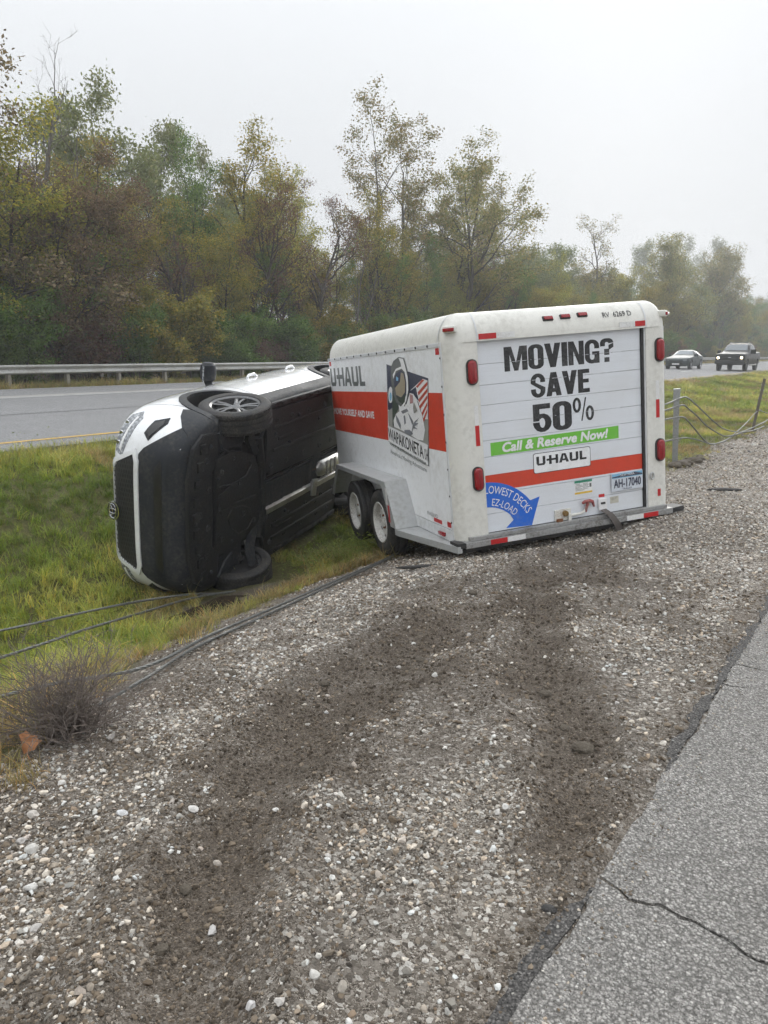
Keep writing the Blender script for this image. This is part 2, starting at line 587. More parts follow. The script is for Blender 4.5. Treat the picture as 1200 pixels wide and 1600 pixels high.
# ------------------------------------------------------------------ the near carriageway's asphalt: two slabs parted by a crack
def mat_asphalt(name, dark, light, chips, bump):
    t = NT(name)
    co = t.coord()
    sp = t.node('ShaderNodeSeparateColor'); t.l.new(t.voro(chips, 1, vec=co), sp.inputs[0])
    sq = t.node('ShaderNodeSeparateColor'); t.l.new(t.voro(chips * 2.3, 1, vec=co), sq.inputs[0])
    dd = t.voro(chips, 0, vec=co)
    sr = t.node('ShaderNodeSeparateColor'); t.l.new(t.voro(chips * 3.1, 1, vec=co), sr.inputs[0])
    mid = tuple((dark[i] + light[i]) * .5 for i in range(3))
    a = t.ramp(sp.outputs[0], [(0, tuple(x * .75 for x in dark)), (.35, mid), (.8, light), (1, tuple(min(1, x * 1.45) for x in light))])
    b = t.ramp(sq.outputs[1], [(0, tuple(x * .6 for x in dark)), (.6, mid), (1, light)])
    e = t.ramp(sr.outputs[1], [(0, tuple(x * .45 for x in dark)), (.5, mid), (1, tuple(min(1, x * 1.3) for x in light))])
    c = t.mix(t.mapr(sp.outputs[2], .45, .55), b, a)
    c = t.mix(t.mapr(sq.outputs[2], .40, .60, 0, .85), c, e)
    st = t.mapr(t.noise(.9, 7, .68, co), .34, .70)
    c = t.mix(t.math('MULTIPLY', st, .40), c, tuple(x * .9 for x in dark))
    gap = t.mapr(dd, .38, .66)
    c = t.mix(t.math('MULTIPLY', gap, .6), c, tuple(x * .4 for x in dark))
    h = t.math('MULTIPLY', dd, -1.0)
    return t.done(c, .88, 0, t.bump(h, .008, bump), .3)


M_ASPH = mat_asphalt('asphalt_old', (.15, .142, .130), (.45, .432, .405), 105, 1.0)
M_TAREDGE = mat_asphalt('tar_edge', (.040, .038, .036), (.20, .19, .18), 95, 1.0)
M_ROAD = mat_asphalt('asphalt_far', (.20, .20, .203), (.33, .33, .333), 60, .4)
rng = random.Random(5)


def ragged(y0, y1, step, x, amp):
    out = []; y = y0
    while y < y1:
        out.append((x + (float(fbm(y * 1.3, 3.3, 90, 2)) - .5) * .07 + rng.uniform(-amp, amp) + (float(fbm(y * 6.0, 1.3, 93, 3)) - .5) * .05, y))
        y += step * rng.uniform(.6, 1.4)
    return out


CRACK = [(-.60, 1.905), (-.53, 1.885), (-.50, 1.862), (-.455, 1.873), (-.42, 1.892), (-.39, 1.888), (-.36, 1.878), (-.325, 1.885), (-.28, 1.874), (-.235, 1.868), (-.20, 1.848), (-.165, 1.842), (-.13, 1.846), (-.05, 1.80), (.1, 1.83), (.3, 1.79), (.7, 1.84), (1.4, 1.80), (3.0, 1.86), (9.0, 1.83)]
near_edge = ragged(-6, 1.85, .022, -.60, .004)
slab = near_edge + [(x, y - .004 - .004 * rng.random()) for x, y in CRACK] + [(9, -6)]
MB().prism(slab[::-1], 'z', -.10, 0.0).build('asphalt_shoulder', M_ASPH, kind='structure', label='old grey asphalt of the near carriageway in front of the crack', cat='road')
notch = []
for (yc, dep) in ((3.52, .18), (3.80, .42)):
    notch.append((yc, [(-.60, yc - .012), (-.60 + dep * .3, yc - .016), (-.60 + dep * .6, yc + .012), (-.60 + dep, yc + .03), (-.60 + dep * .6, yc + .019), (-.60 + dep * .3, yc - .006), (-.60, yc + .006)]))
e1 = ragged(1.93, 3.49, .022, -.60, .004); e2 = ragged(3.54, 3.77, .022, -.60, .004); e3 = ragged(3.82, 12, .05, -.60, .006) + ragged(12, 60, .6, -.60, .03) + [(-.6, 500)]
left = e1 + notch[0][1] + e2 + notch[1][1] + e3
slab2 = [(x, y + .004 + .005 * rng.random()) for x, y in CRACK[::-1]] + left + [(9, 500)]
MB().prism(slab2, 'z', -.10, 0.0).build('asphalt_shoulder', M_ASPH, kind='structure', label='old grey asphalt of the near carriageway beyond the crack', cat='road')

# crumbling black tar along the edge, broken where gravel has been dragged over it
for (y0, y1, w) in ((-3, 1.86, .055), (2.60, 3.48, .06), (3.40, 4.6, .06), (4.5, 7.2, .065), (7.1, 14, .07), (14.2, 40, .09)):
    ys = np.arange(y0, y1, .025 if y1 < 8 else .12)
    A = [(-.594 + .012 * (rng.random() - .5) + (float(fbm(y * 7, 5.5, 97, 2)) - .5) * .03, y) for y in ys]
    tp = lambda y: min(1.0, (y - y0) / .22 + .02, (y1 - y) / .22 + .02)
    Bq = [(-.597 - tp(y) * w * (.1 + 1.2 * float(fbm(y * 6, 9.5, 95, 3))) + .014 * (rng.random() - .5), y) for y in ys]
    MB().prism(A + Bq[::-1], 'z', -.03, .0018).build('tar_edge', M_TAREDGE, kind='structure')

# ------------------------------------------------------------------ far carriageway
def road_z(x):
    return float(np.interp(x, [-21.2, -20.4, -9.3, -9.05], [.54, .56, .36, .345]))


def strip(x0, x1, y0, y1, dz, n=1, wob=0.0):
    """sheet that follows the road surface; slab thickness 3 cm for the road, thin for paint"""
    m = MB()
    ys = np.linspace(y0, y1, n + 1)
    vs = []
    for y in ys:
        w = wob * (rng.random() - .5)
        vs += [(x0 + w, y, road_z(x0) + dz), (x1 + w, y, road_z(x1) + dz)]
    m.add(vs, [(2 * i, 2 * i + 1, 2 * i + 3, 2 * i + 2) for i in range(n)])
    return m


road = MB()
prof = [(-21.2, .40), (-21.2, .54), (-20.4, .56), (-9.3, .36), (-9.05, .345), (-9.05, .15)]
road.loft([[(x, y, z) for x, z in prof] for y in (-80, 0, 20, 60, 150, 600)], closed=False)
road.build('far_road', M_ROAD, kind='structure', label='grey two lane far carriageway with a paved shoulder', cat='road')
M_YEL = worn('paint_yellow', (.50, .32, .07), .8, dirt=(.2, .2, .19), amount=.7, scale=2, var=.3)
M_WHT = worn('paint_white', (.62, .62, .60), .8, dirt=(.2, .2, .2), amount=.6, scale=2, var=.3)
M_CONC = worn('shoulder_concrete', (.34, .33, .31), .9, dirt=(.2, .19, .17), amount=.5, scale=.8, var=.25)
strip(-9.76, -9.63, -80, 600, .006, 1).build('yellow_edge_line', M_YEL, kind='structure')
strip(-17.62, -17.50, -80, 600, .006, 1).build('white_edge_line', M_WHT, kind='structure')
strip(-21.19, -17.75, -80, 600, .004, 1).build('paved_shoulder', M_CONC, kind='structure')
for k in range(14):
    y0 = 3.2 - 12.19 + 12.19 * k
    strip(-13.30, -13.18, y0, y0 + 3.05, .006, 1).build('lane_dash', M_WHT, kind='structure')
t = NT('tar_seam')
M_TAR = t.done((.035, .035, .037), .7)
strip(-13.46, -13.42, -20, 120, .005, 60, .03).build('tar_seam', M_TAR, kind='structure')

# ------------------------------------------------------------------ gravel: loose stones over the fines
def mat_stone():
    t = NT('gravel_stone')
    co = t.coord()
    tone = t.attr('tone', 'INSTANCER', 2)
    hue = t.attr('hue', 'INSTANCER', 2)
    c = t.ramp(tone, [(0, (.050, .040, .031)), (.22, (.12, .10, .078)), (.5, (.29, .26, .222)), (.8, (.50, .47, .425)), (1, (.74, .72, .68))])
    tint = t.ramp(hue, [(0, (.78, .62, .48)), (.12, (1, .90, .78)), (.5, (1, .965, .92)), (.9, (.92, .97, 1)), (1, (1, .9, .85))])
    c = t.mix(1.0, c, tint, 'MULTIPLY')
    n = t.noise(1.2, 5, .6, co)
    c = t.mix(t.mapr(n, .35, .7, 0, .4), c, (.07, .06, .05))
    return t.done(c, .85, 0, t.bump(t.noise(3, 4, .6, co), .001, .5), .3)


M_STONE = mat_stone()


def stone_mesh(seed, sub=1):
    r = random.Random(seed)
    bm = bmesh.new()
    bmesh.ops.create_icosphere(bm, subdivisions=sub, radius=1)
    # crushed stone: cut by a few random planes
    for k in range(9):
        n = Vector((r.gauss(0, 1), r.gauss(0, 1), r.gauss(0, 1))).normalized()
        d = r.uniform(.42, .85)
        for v in bm.verts:
            e = v.co.dot(n) - d
            if e > 0: v.co -= n * e
    sx, sy, sz = r.uniform(.8, 1.25), r.uniform(.65, 1.0), r.uniform(.42, .75)
    for v in bm.verts:
        v.co = Vector((v.co.x * sx, v.co.y * sy, v.co.z * sz)) + Vector((r.uniform(-.05, .05),) * 3)
    me = bpy.data.meshes.new('stone')
    bm.to_mesh(me); bm.free()
    me.materials.append(M_STONE)
    return me


def gn_scatter(name, templates, pos, rot, scl, attrs, **kw):
    """points instanced with a geometry-node tree; one object"""
    col = bpy.data.collections.new(name + '_pieces')
    for i, me in enumerate(templates):
        o = bpy.data.objects.new(f'piece_{i:02d}', me)
        col.objects.link(o)
    me = bpy.data.meshes.new(name)
    n = len(pos)
    me.vertices.add(n)
    me.vertices.foreach_set('co', np.asarray(pos, np.float32).ravel())
    def at(nm, typ, key, arr):
        a = me.attributes.new(nm, typ, 'POINT')
        a.data.foreach_set(key, np.asarray(arr, np.int32 if typ == 'INT' else np.float32).ravel())
    at('rot', 'FLOAT_VECTOR', 'vector', rot)
    at('scl', 'FLOAT_VECTOR', 'vector', scl)
    at('pick', 'INT', 'value', np.random.RandomState(3).randint(0, len(templates), n))
    for k, v in attrs.items(): at(k, 'FLOAT', 'value', v)
    ng = bpy.data.node_groups.new(name, 'GeometryNodeTree')
    ng.interface.new_socket('Geometry', in_out='INPUT', socket_type='NodeSocketGeometry')
    ng.interface.new_socket('Geometry', in_out='OUTPUT', socket_type='NodeSocketGeometry')
    N, Lk = ng.nodes, ng.links
    gi, go = N.new('NodeGroupInput'), N.new('NodeGroupOutput')
    ci = N.new('GeometryNodeCollectionInfo'); ci.inputs['Collection'].default_value = col
    ci.inputs['Separate Children'].default_value = True; ci.inputs['Reset Children'].default_value = True
    ip = N.new('GeometryNodeInstanceOnPoints'); ip.inputs['Pick Instance'].default_value = True
    def na(nm, dt):
        a = N.new('GeometryNodeInputNamedAttribute'); a.data_type = dt; a.inputs['Name'].default_value = nm
        return a.outputs['Attribute']
    Lk.new(gi.outputs[0], ip.inputs['Points']); Lk.new(ci.outputs[0], ip.inputs['Instance'])
    Lk.new(na('pick', 'INT'), ip.inputs['Instance Index'])
    e2r = N.new('FunctionNodeEulerToRotation')
    Lk.new(na('rot', 'FLOAT_VECTOR'), e2r.inputs[0]); Lk.new(e2r.outputs[0], ip.inputs['Rotation'])
    Lk.new(na('scl', 'FLOAT_VECTOR'), ip.inputs['Scale'])
    Lk.new(ip.outputs[0], go.inputs[0])
    o = obj(name, me, **kw)
    md = o.modifiers.new('scatter', 'NODES'); md.node_group = ng
    return o


def make_gravel():
    rs = np.random.RandomState(11)
    P, S = [], []
    def band(x0, x1, y0, y1, dens, s0, s1, skew):
        n = int((x1 - x0) * (y1 - y0) * dens)
        x = rs.uniform(x0, x1, n); y = rs.uniform(y0, y1, n)
        P.append(np.stack([x, y], 1)); S.append(s0 + (s1 - s0) * rs.rand(n) ** skew)
    band(-3.2, -.62, .45, 2.2, 10500, .0030, .0125, 2.4)
    band(-3.8, -.62, 2.2, 4.2, 5200, .004, .0150, 2.2)
    band(-4.6, -.62, 4.2, 7.5, 2100, .006, .018, 2.0)
    band(-4.2, -.62, 7.5, 14, 620, .009, .022, 2.0)
    band(-3.0, -.62, 14, 34, 120, .014, .032, 1.5)
    band(-3.2, -.62, .45, 4.5, 90, .011, .020, 1.8)
    band(-3.0, -1.5, .4, 1.8, 260, .010, .019, 1.8)       # the paler coarse spill at the lower left
    band(-.85, -.48, .45, 7, 2600, .0025, .008, 2.2)      # grit dragged over the asphalt edge
    band(-3.0, -1.3, .4, 1.7, 620, .007, .018, 1.7)
    band(-1.5, -.7, .6, 3.2, 130, .008, .016, 1.8)
    band(-.62, 1.2, .4, 6, 40, .002, .006, 2.0)           # a few chips kicked on to the asphalt
    p = np.concatenate(P); s = np.concatenate(S)
    G, D, W = zones(p[:, 0], p[:, 1])
    dn = np.clip(D + (fbm(p[:, 0] * 11, p[:, 1] * 11, 61, 3) - .5) * .8, 0, 1)
    keep = (rs.rand(len(p)) > dn * .72) & (rs.rand(len(p)) > G * 1.05)
    keep &= (fbm(p[:, 0] * 2.2, p[:, 1] * 2.2, 64, 4) * 1.5 + rs.rand(len(p)) * .7 > 1.05) | (s > .0135)
    p, s, D = p[keep], s[keep], np.clip(dn * 1.1, 0, 1)[keep]
    s = np.where((np.random.RandomState(6).rand(len(s)) < D * .7) & (s > .006), s * .6, s)
    z = ground_z(p[:, 0], p[:, 1])
    near = sstep(-0.66, -0.8, p[:, 0]) * sstep(-5.5, -4.5, p[:, 0])
    z = z + near * (fbm(p[:, 0] * 22, p[:, 1] * 22, 5, 3) - 0.5) * 0.022
    z = np.where(p[:, 0] > -.66, np.maximum(z, 0.0), z) + s * .12
    n = len(p)
    rot = np.stack([rs.normal(0, .35, n), rs.normal(0, .35, n), rs.uniform(0, 6.28, n)], 1)
    scl = np.repeat(s[:, None], 3, 1) * rs.uniform(.85, 1.15, (n, 3))
    pale = sstep(-1.2, -2.2, p[:, 0]) * sstep(2.6, 1.6, p[:, 1]) * .20
    clod = rs.rand(n) < D * .9
    tone = np.clip(np.where(clod, rs.uniform(.22, .42, n), rs.beta(1.5, 1.6, n) + .08) + pale * ~clod + (s > .011) * ~clod * rs.uniform(-.05, .34, n), 0, 1)
    return gn_scatter('gravel', [stone_mesh(k) for k in range(8)], np.c_[p, z], rot, scl, {'tone': tone, 'hue': np.where(clod, .12, rs.rand(n))},
                      kind='stuff', label='loose grey crushed stone covering the road shoulder', cat='gravel')


make_gravel()


def make_crumbs():
    """crumbs of torn-up soil along the ploughed tracks"""
    rs = np.random.RandomState(17)
    P, S = [], []
    for x0, x1, y0, y1, dens, s0, s1 in ((-2.8, -.62, .45, 2.4, 7000, .0018, .0085), (-3.4, -.62, 2.4, 4.2, 3600, .0025, .011), (-4.0, -.8, 4.2, 6.5, 1100, .005, .014)):
        n = int((x1 - x0) * (y1 - y0) * dens)
        P.append(np.stack([rs.uniform(x0, x1, n), rs.uniform(y0, y1, n)], 1)); S.append(s0 + (s1 - s0) * rs.rand(n) ** 2.4)
    p, s = np.concatenate(P), np.concatenate(S)
    G, D, W = zones(p[:, 0], p[:, 1])
    dn = D + (fbm(p[:, 0] * 13, p[:, 1] * 13, 66, 3) - .5) * .9
    k = (rs.rand(len(p)) < .6 * sstep(.3, 1.0, dn)) & (G < .5)
    p, s = p[k], s[k]; n = len(p)
    z = ground_z(p[:, 0], p[:, 1]) + sstep(-0.66, -0.8, p[:, 0]) * (fbm(p[:, 0] * 22, p[:, 1] * 22, 5, 3) - .5) * .022 + s * .2
    t = NT('soil_crumb'); nn = t.noise(1.5, 5, .7)
    tone = t.attr('tone', 'INSTANCER', 2)
    c = t.ramp(tone, [(0, (.045, .036, .027)), (.6, (.110, .090, .069)), (1, (.20, .170, .136))])
    m = t.done(t.mix(t.mapr(nn, .35, .65, 0, .5), c, (.075, .060, .045)), .95, 0, t.bump(nn, .0012, .6), .2)
    tm = []
    for q in range(6):
        r = random.Random(300 + q); bm = bmesh.new(); bmesh.ops.create_icosphere(bm, subdivisions=2, radius=1)
        for v in bm.verts:
            v.co *= r.uniform(.62, 1.15); v.co.z *= .75
        me = bpy.data.meshes.new('crumb'); bm.to_mesh(me); bm.free(); me.materials.append(m); tm.append(me)
    rot = rs.uniform(0, 6.28, (n, 3))
    gn_scatter('soil_crumbs', tm, np.c_[p, z], rot, np.repeat(s[:, None], 3, 1), {'tone': rs.beta(2, 2, n)}, kind='stuff', label='crumbs of dark torn-up soil along the wheel tracks', cat='soil')


make_crumbs()


def mat_bigstone():
    t = NT('limestone')
    co = t.coord()
    oi = t.node('ShaderNodeObjectInfo')
    c = t.ramp(oi.outputs['Random'], [(0, (.52, .50, .46)), (.4, (.68, .665, .635)), (.62, (.40, .345, .29)), (.8, (.60, .605, .61)), (1, (.58, .50, .42))])
    n = t.noise(1.3, 6, .65, co)
    c = t.mix(t.mapr(n, .42, .78, 0, .5), c, (.16, .14, .115))
    return t.done(c, .85, 0, t.bump(t.noise(4, 5, .65, co), .0015, .6), .3)


def make_stones():
    M = mat_bigstone()
    tm = []
    for k in range(6):
        me = stone_mesh(100 + k, 2); me.materials.clear(); me.materials.append(M); tm.append(me)
    rs = random.Random(9)
    spots = [(-1.03, 1.13, .019), (-1.62, 1.34, .022), (-1.09, .98, .018), (-1.03, 1.01, .017), (-2.30, 1.12, .026), (-2.05, 1.3, .022), (-2.12, 1.02, .03), (-1.95, .92, .026), (-1.2, 1.75, .018), (-1.17, 1.71, .02), (-1.55, 1.95, .02), (-1.86, 1.45, .021), (-2.42, 1.3, .022), (-1.3, 1.5, .017), (-2.55, 2.1, .022), (-2.6, 1.62, .024)]
    for k in range(44):
        y = .7 + 4.0 * rs.random() ** 1.6
        spots.append((rs.uniform(-3.1, -.8), y, rs.uniform(.013, .022)))
    for k, (x, y, s) in enumerate(spots):
        o = obj('stone', tm[k % 6], label='pale limestone chunk lying loose, larger than the gravel around it', cat='stone', group='larger loose stones on the gravel shoulder')
        o.location = (x, y, float(ground_z(x, y)) + s * .25)
        o.rotation_euler = (rs.gauss(0, .3), rs.gauss(0, .3), rs.uniform(0, 6.3))
        o.scale = (s, s, s)


make_stones()

# ------------------------------------------------------------------ lettering
def text_polys(s, w, h, bold=0.0, squash=1.0, shear=0.0, res=3, space=1.0):
    """outline of the text as a flat triangle mesh fitted into w x h, origin at lower left (bold is stroke growth after fitting)"""
    cu = bpy.data.curves.new('lettering', 'FONT')
    cu.body = s
    cu.resolution_u = res
    cu.space_character = space
    cu.shear = shear
    o = bpy.data.objects.new('lettering', cu)
    COL.objects.link(o)
    dg = bpy.context.evaluated_depsgraph_get()
    me = bpy.data.meshes.new_from_object(o.evaluated_get(dg))
    a = np.array([(v.co.x, v.co.y) for v in me.vertices])
    fs = [tuple(p.vertices) for p in me.polygons]
    bpy.data.objects.remove(o); bpy.data.meshes.remove(me)
    x0, y0 = a.min(0); x1, y1 = a.max(0)
    kx, ky = (w - 2 * bold) / (x1 - x0), (h - 2 * bold) / (y1 - y0)
    vs = [((x - x0) * kx + bold, (y - y0) * ky + bold) for x, y in a]
    if bold <= 0: return [(vs, fs)]
    sh = [(0, 0)] + [(bold * math.cos(a), bold * math.sin(a)) for a in np.linspace(0, 2 * math.pi, 9)[:-1]]
    return [([(x + dx, y + dy) for x, y in vs], fs) for dx, dy in sh]


def put(mb, layers, fn, mi=0, nrm=(0, -1, 0)):
    """lays the text on a surface; the shifted copies that thicken it lie 0.04 mm apart"""
    for k, (vs, fs) in enumerate(layers):
        mb.add([Vector(fn(u, v)) + Vector(nrm) * (4e-5 * k) for u, v in vs], fs, mi)
    return mb


def flat(mb, poly, fn, mi=0):
    tri = tessellate_polygon([[Vector((u, v, 0)) for u, v in poly]])
    mb.add([fn(u, v) for u, v in poly], [tuple(t) for t in tri], mi)
    return mb


# heavy condensed block capitals, drawn in a unit-high box; each glyph: (advance, [outer polygons], [holes cut as separate slots])
def slab_glyph(ch):
    """returns list of polygons (convex-ish pieces) for one heavy condensed letter, width"""
    def ring(x0, x1, y0, y1, r, tx, ty):
        o = rrect(x0, x1, y0, y1, r, 5); i = rrect(x0 + tx, x1 - tx, y0 + ty, y1 - ty, max(.02, min(r * .45, (x1 - x0 - 2 * tx) / 2 - .001)), 5)
        n = len(o)
        return [[o[k], o[(k + 1) % n], i[(k + 1) % n], i[k]] for k in range(n)]
    R = lambda x0, x1, y0, y1: [(x0, y0), (x1, y0), (x1, y1), (x0, y1)]
    if ch == 'M': return [R(0, .19, 0, 1), R(.61, .80, 0, 1), [(.12, 1), (.26, 1), (.47, .0), (.33, .0)], [(.68, 1), (.54, 1), (.33, .0), (.47, .0)]], .80
    if ch in 'O0': return ring(0, .54, -.01, 1.01, .23, .205, .15), .54
    if ch == 'V': return [[(0, 1), (.21, 1), (.385, 0), (.19, 0)], [(.58, 1), (.37, 1), (.195, 0), (.39, 0)]], .58
    if ch == 'A': return [[(0, 0), (.20, 0), (.385, 1), (.18, 1)], [(.58, 0), (.38, 0), (.195, 1), (.40, 1)], R(.16, .42, .16, .33)], .58
    if ch == 'I': return [R(0, .21, 0, 1)], .21
    if ch == 'N': return [R(0, .185, 0, 1), R(.385, .57, 0, 1), [(.05, 1), (.20, 1), (.52, 0), (.37, 0)]], .57
    if ch == 'E': return [R(0, .20, 0, 1), R(.1, .45, 0, .175), R(.1, .42, .42, .585), R(.1, .45, .825, 1)], .45
    if ch == '?': return [[(.0, .68), (.185, .68), (.185, .8), (.0, .8)]] + ring(0, .5, .52, 1.01, .2, .185, .16)[:12] + [R(.15, .34, .30, .56), R(.15, .34, 0, .20), [(.315, .5), (.5, .62), (.5, .8), (.315, .72)]], .5
    def arc(cx, cy, rx, ry, tx, ty, a0, a1, n=9):
        out = []
        for k in range(n):
            a, b = math.radians(a0 + (a1 - a0) * k / n), math.radians(a0 + (a1 - a0) * (k + 1) / n)
            out.append([(cx + rx * math.cos(a), cy + ry * math.sin(a)), (cx + rx * math.cos(b), cy + ry * math.sin(b)), (cx + (rx - tx) * math.cos(b), cy + (ry - ty) * math.sin(b)), (cx + (rx - tx) * math.cos(a), cy + (ry - ty) * math.sin(a))])
        return out
    if ch == 'S': return arc(.27, .70, .27, .31, .185, .16, 0, 180) + [R(.0, .185, .60, .70), [(0, .60), (.185, .60), (.54, .40), (.355, .36)], [(0, .60), (.2, .62), (.54, .40), (.36, .32)], R(.355, .54, .28, .42)] + arc(.27, .28, .27, .29, .185, .16, 180, 360) + [R(0, .185, .27, .36), R(.355, .54, .63, .705)], .54
    if ch == 'G': return arc(.27, .73, .27, .28, .185, .16, 0, 180) + [R(0, .185, .27, .73), R(.355, .54, .62, .735)] + arc(.27, .27, .27, .28, .185, .16, 180, 360) + [R(.355, .54, .0, .50), R(.27, .54, .36, .50)], .54
    if ch == '5': return [R(.02, .50, .82, 1), R(.02, .20, .44, 1), R(.02, .19, .40, .52)] + arc(.27, .33, .26, .33, .185, .155, -180, 130, 12) + [R(.01, .195, .27, .36)], .53
    return [R(0, .3, 0, 1)], .3


def heavy_text(s, w, h, gap=.03):
    polys, x = [], 0.0
    for ch in s:
        g, adv = slab_glyph(ch)
        polys += [[(px + x, py) for px, py in q] for q in g]
        x += adv + gap
    k = w / (x - gap)
    return [[(px * k, py * h) for px, py in q] for q in polys]


def rental_logo(w, h):
    """the six-character block logo: U, a bar that runs into the H, A, U, L"""
    R = lambda x0, x1, y0, y1: [(x0, y0), (x1, y0), (x1, y1), (x0, y1)]
    def U(x): return [R(x, x + .24, .2, 1), R(x + .56, x + .80, .2, 1), R(x + .12, x + .68, 0, .22), [(x, .2), (x + .12, 0), (x + .3, .0), (x + .3, .22)], [(x + .80, .2), (x + .68, 0), (x + .5, 0), (x + .5, .22)]]
    P = U(0) + [R(.90, 1.95, .40, .62), R(1.13, 1.36, 0, 1), R(1.72, 1.95, 0, 1)]
    P += [[(2.02, 0), (2.27, 0), (2.50, 1), (2.30, 1)], [(2.92, 0), (2.67, 0), (2.44, 1), (2.64, 1)], R(2.2, 2.74, .2, .40), R(2.30, 2.64, .82, 1)]
    P += U(3.0) + [R(3.92, 4.16, 0, 1), R(4.0, 4.55, 0, .22)]
    return [[(px * w / 4.55, py * h) for px, py in q] for q in P]

# ------------------------------------------------------------------ the rental trailer (x right, y forward, z up from the rear sill)
T_MAT = Matrix(((.572, -.817, -.078, -2.323), (.817, .575, -.041, 5.992), (.078, -.041, .996, .020), (0, 0, 0, 1)))
_q = T_MAT.to_quaternion()
_c = Vector((0, 0, 1.5)); _k = .98
T_MAT = Matrix.Translation(_c + (T_MAT.translation - _c) * _k) @ _q.to_matrix().to_4x4() @ Matrix.Scale(_k, 4)

M_TWHITE = worn('trailer_white', (.82, .83, .84), .42, dirt=(.46, .44, .40), amount=.35, scale=1.9, var=.06)
M_TCREAM = worn('trailer_cream', (.70, .69, .64), .45, dirt=(.36, .34, .29), amount=.35, scale=2.4, var=.12)
M_TGREY = worn('trailer_grey', (.64, .65, .66), .45, dirt=(.32, .31, .28), amount=.35, scale=2.0, var=.1)
M_ORANGE = worn('print_orange', (.60, .050, .018), .5, dirt=(.36, .06, .03), amount=.4, scale=3, var=.12)
M_GALV = worn('galvanised', (.46, .47, .47), .48, .35, dirt=(.26, .24, .21), amount=.45, scale=3, bump=.05, var=.10)
M_STEEL = worn('bumper_steel', (.36, .36, .355), .55, .5, dirt=(.10, .085, .065), amount=.7, scale=6, bump=.2, var=.35)
M_BLACK = worn('black_rubber', (.022, .022, .023), .65, dirt=(.10, .09, .075), amount=.45, scale=7, var=.3)
M_DARKBOX = worn('underframe_black', (.025, .025, .026), .6, dirt=(.12, .10, .075), amount=.5, scale=5, var=.3)
M_TYRE = worn('tyre_rubber', (.020, .020, .021), .72, dirt=(.13, .115, .095), amount=.55, scale=9, bump=.2, var=.3)
M_RIMW = worn('white_wheel', (.66, .65, .62), .4, dirt=(.16, .13, .10), amount=.75, scale=8, var=.2)
M_INK = worn('print_black', (.012, .012, .013), .45, dirt=(.25, .25, .25), amount=.25, scale=6, var=.2)
M_GREEN = worn('print_green', (.15, .50, .045), .45, dirt=(.3, .4, .2), amount=.3, scale=5, var=.1)
M_BLUE = worn('print_blue', (.012, .13, .60), .45, dirt=(.2, .25, .4), amount=.3, scale=5, var=.1)
M_PWHITE = worn('print_white', (.78, .78, .78), .45, dirt=(.4, .4, .4), amount=.25, scale=5, var=.05)
M_TAPER = worn('tape_red', (.50, .012, .014), .35, dirt=(.2, .03, .03), amount=.4, scale=9, var=.15)
M_TAPEW = worn('tape_white', (.72, .72, .71), .35, dirt=(.35, .33, .3), amount=.5, scale=9, var=.1)
M_RUST = worn('rust', (.18, .07, .025), .85, dirt=(.05, .03, .02), amount=.7, scale=20, var=.4)
def mat_lens(name, col):
    t = NT(name)
    r = t.voro(70, 0)
    return t.done(col, .12, 0, t.bump(r, .003, .5), .6)
M_LENS = mat_lens('red_lens', (.26, .008, .012))
P_COL = {'navy': (.035, .040, .075), 'grey': (.30, .295, .27), 'tan': (.34, .29, .20), 'dgreen': (.05, .07, .05), 'dgrey': (.12, .13, .125), 'sky': (.20, .45, .65), 'stripe': (.50, .075, .04), 'pink': (.45, .25, .25), 'soft': (.20, .21, .23)}
M_P = {k: worn('print_' + k, c, .45, dirt=(.35, .35, .35), amount=.2, scale=6, var=.1) for k, c in P_COL.items()}


def door_mat():
    t = NT('door_white')
    co = t.coord()
    st = t.noise(1.0, 6, .7, t.coord('Object', (2.5, 2, 40)))
    n = t.noise(140, 2, .5, co)
    big = t.noise(2.2, 6, .65, co)
    c = t.mix(t.mapr(st, .35, .75, 0, .30), (.71, .735, .775), (.54, .555, .575))
    c = t.mix(t.mapr(big, .45, .75, 0, .35), c, (.58, .57, .54))
    sc = t.mapr(t.noise(1.0, 3, .8, t.coord('Object', (3, 2, 160))), .70, .74)
    c = t.mix(t.math('MULTIPLY', sc, .5), c, (.35, .36, .37))
    return t.done(c, .5, .0, t.bump(n, .004, .35), .5)


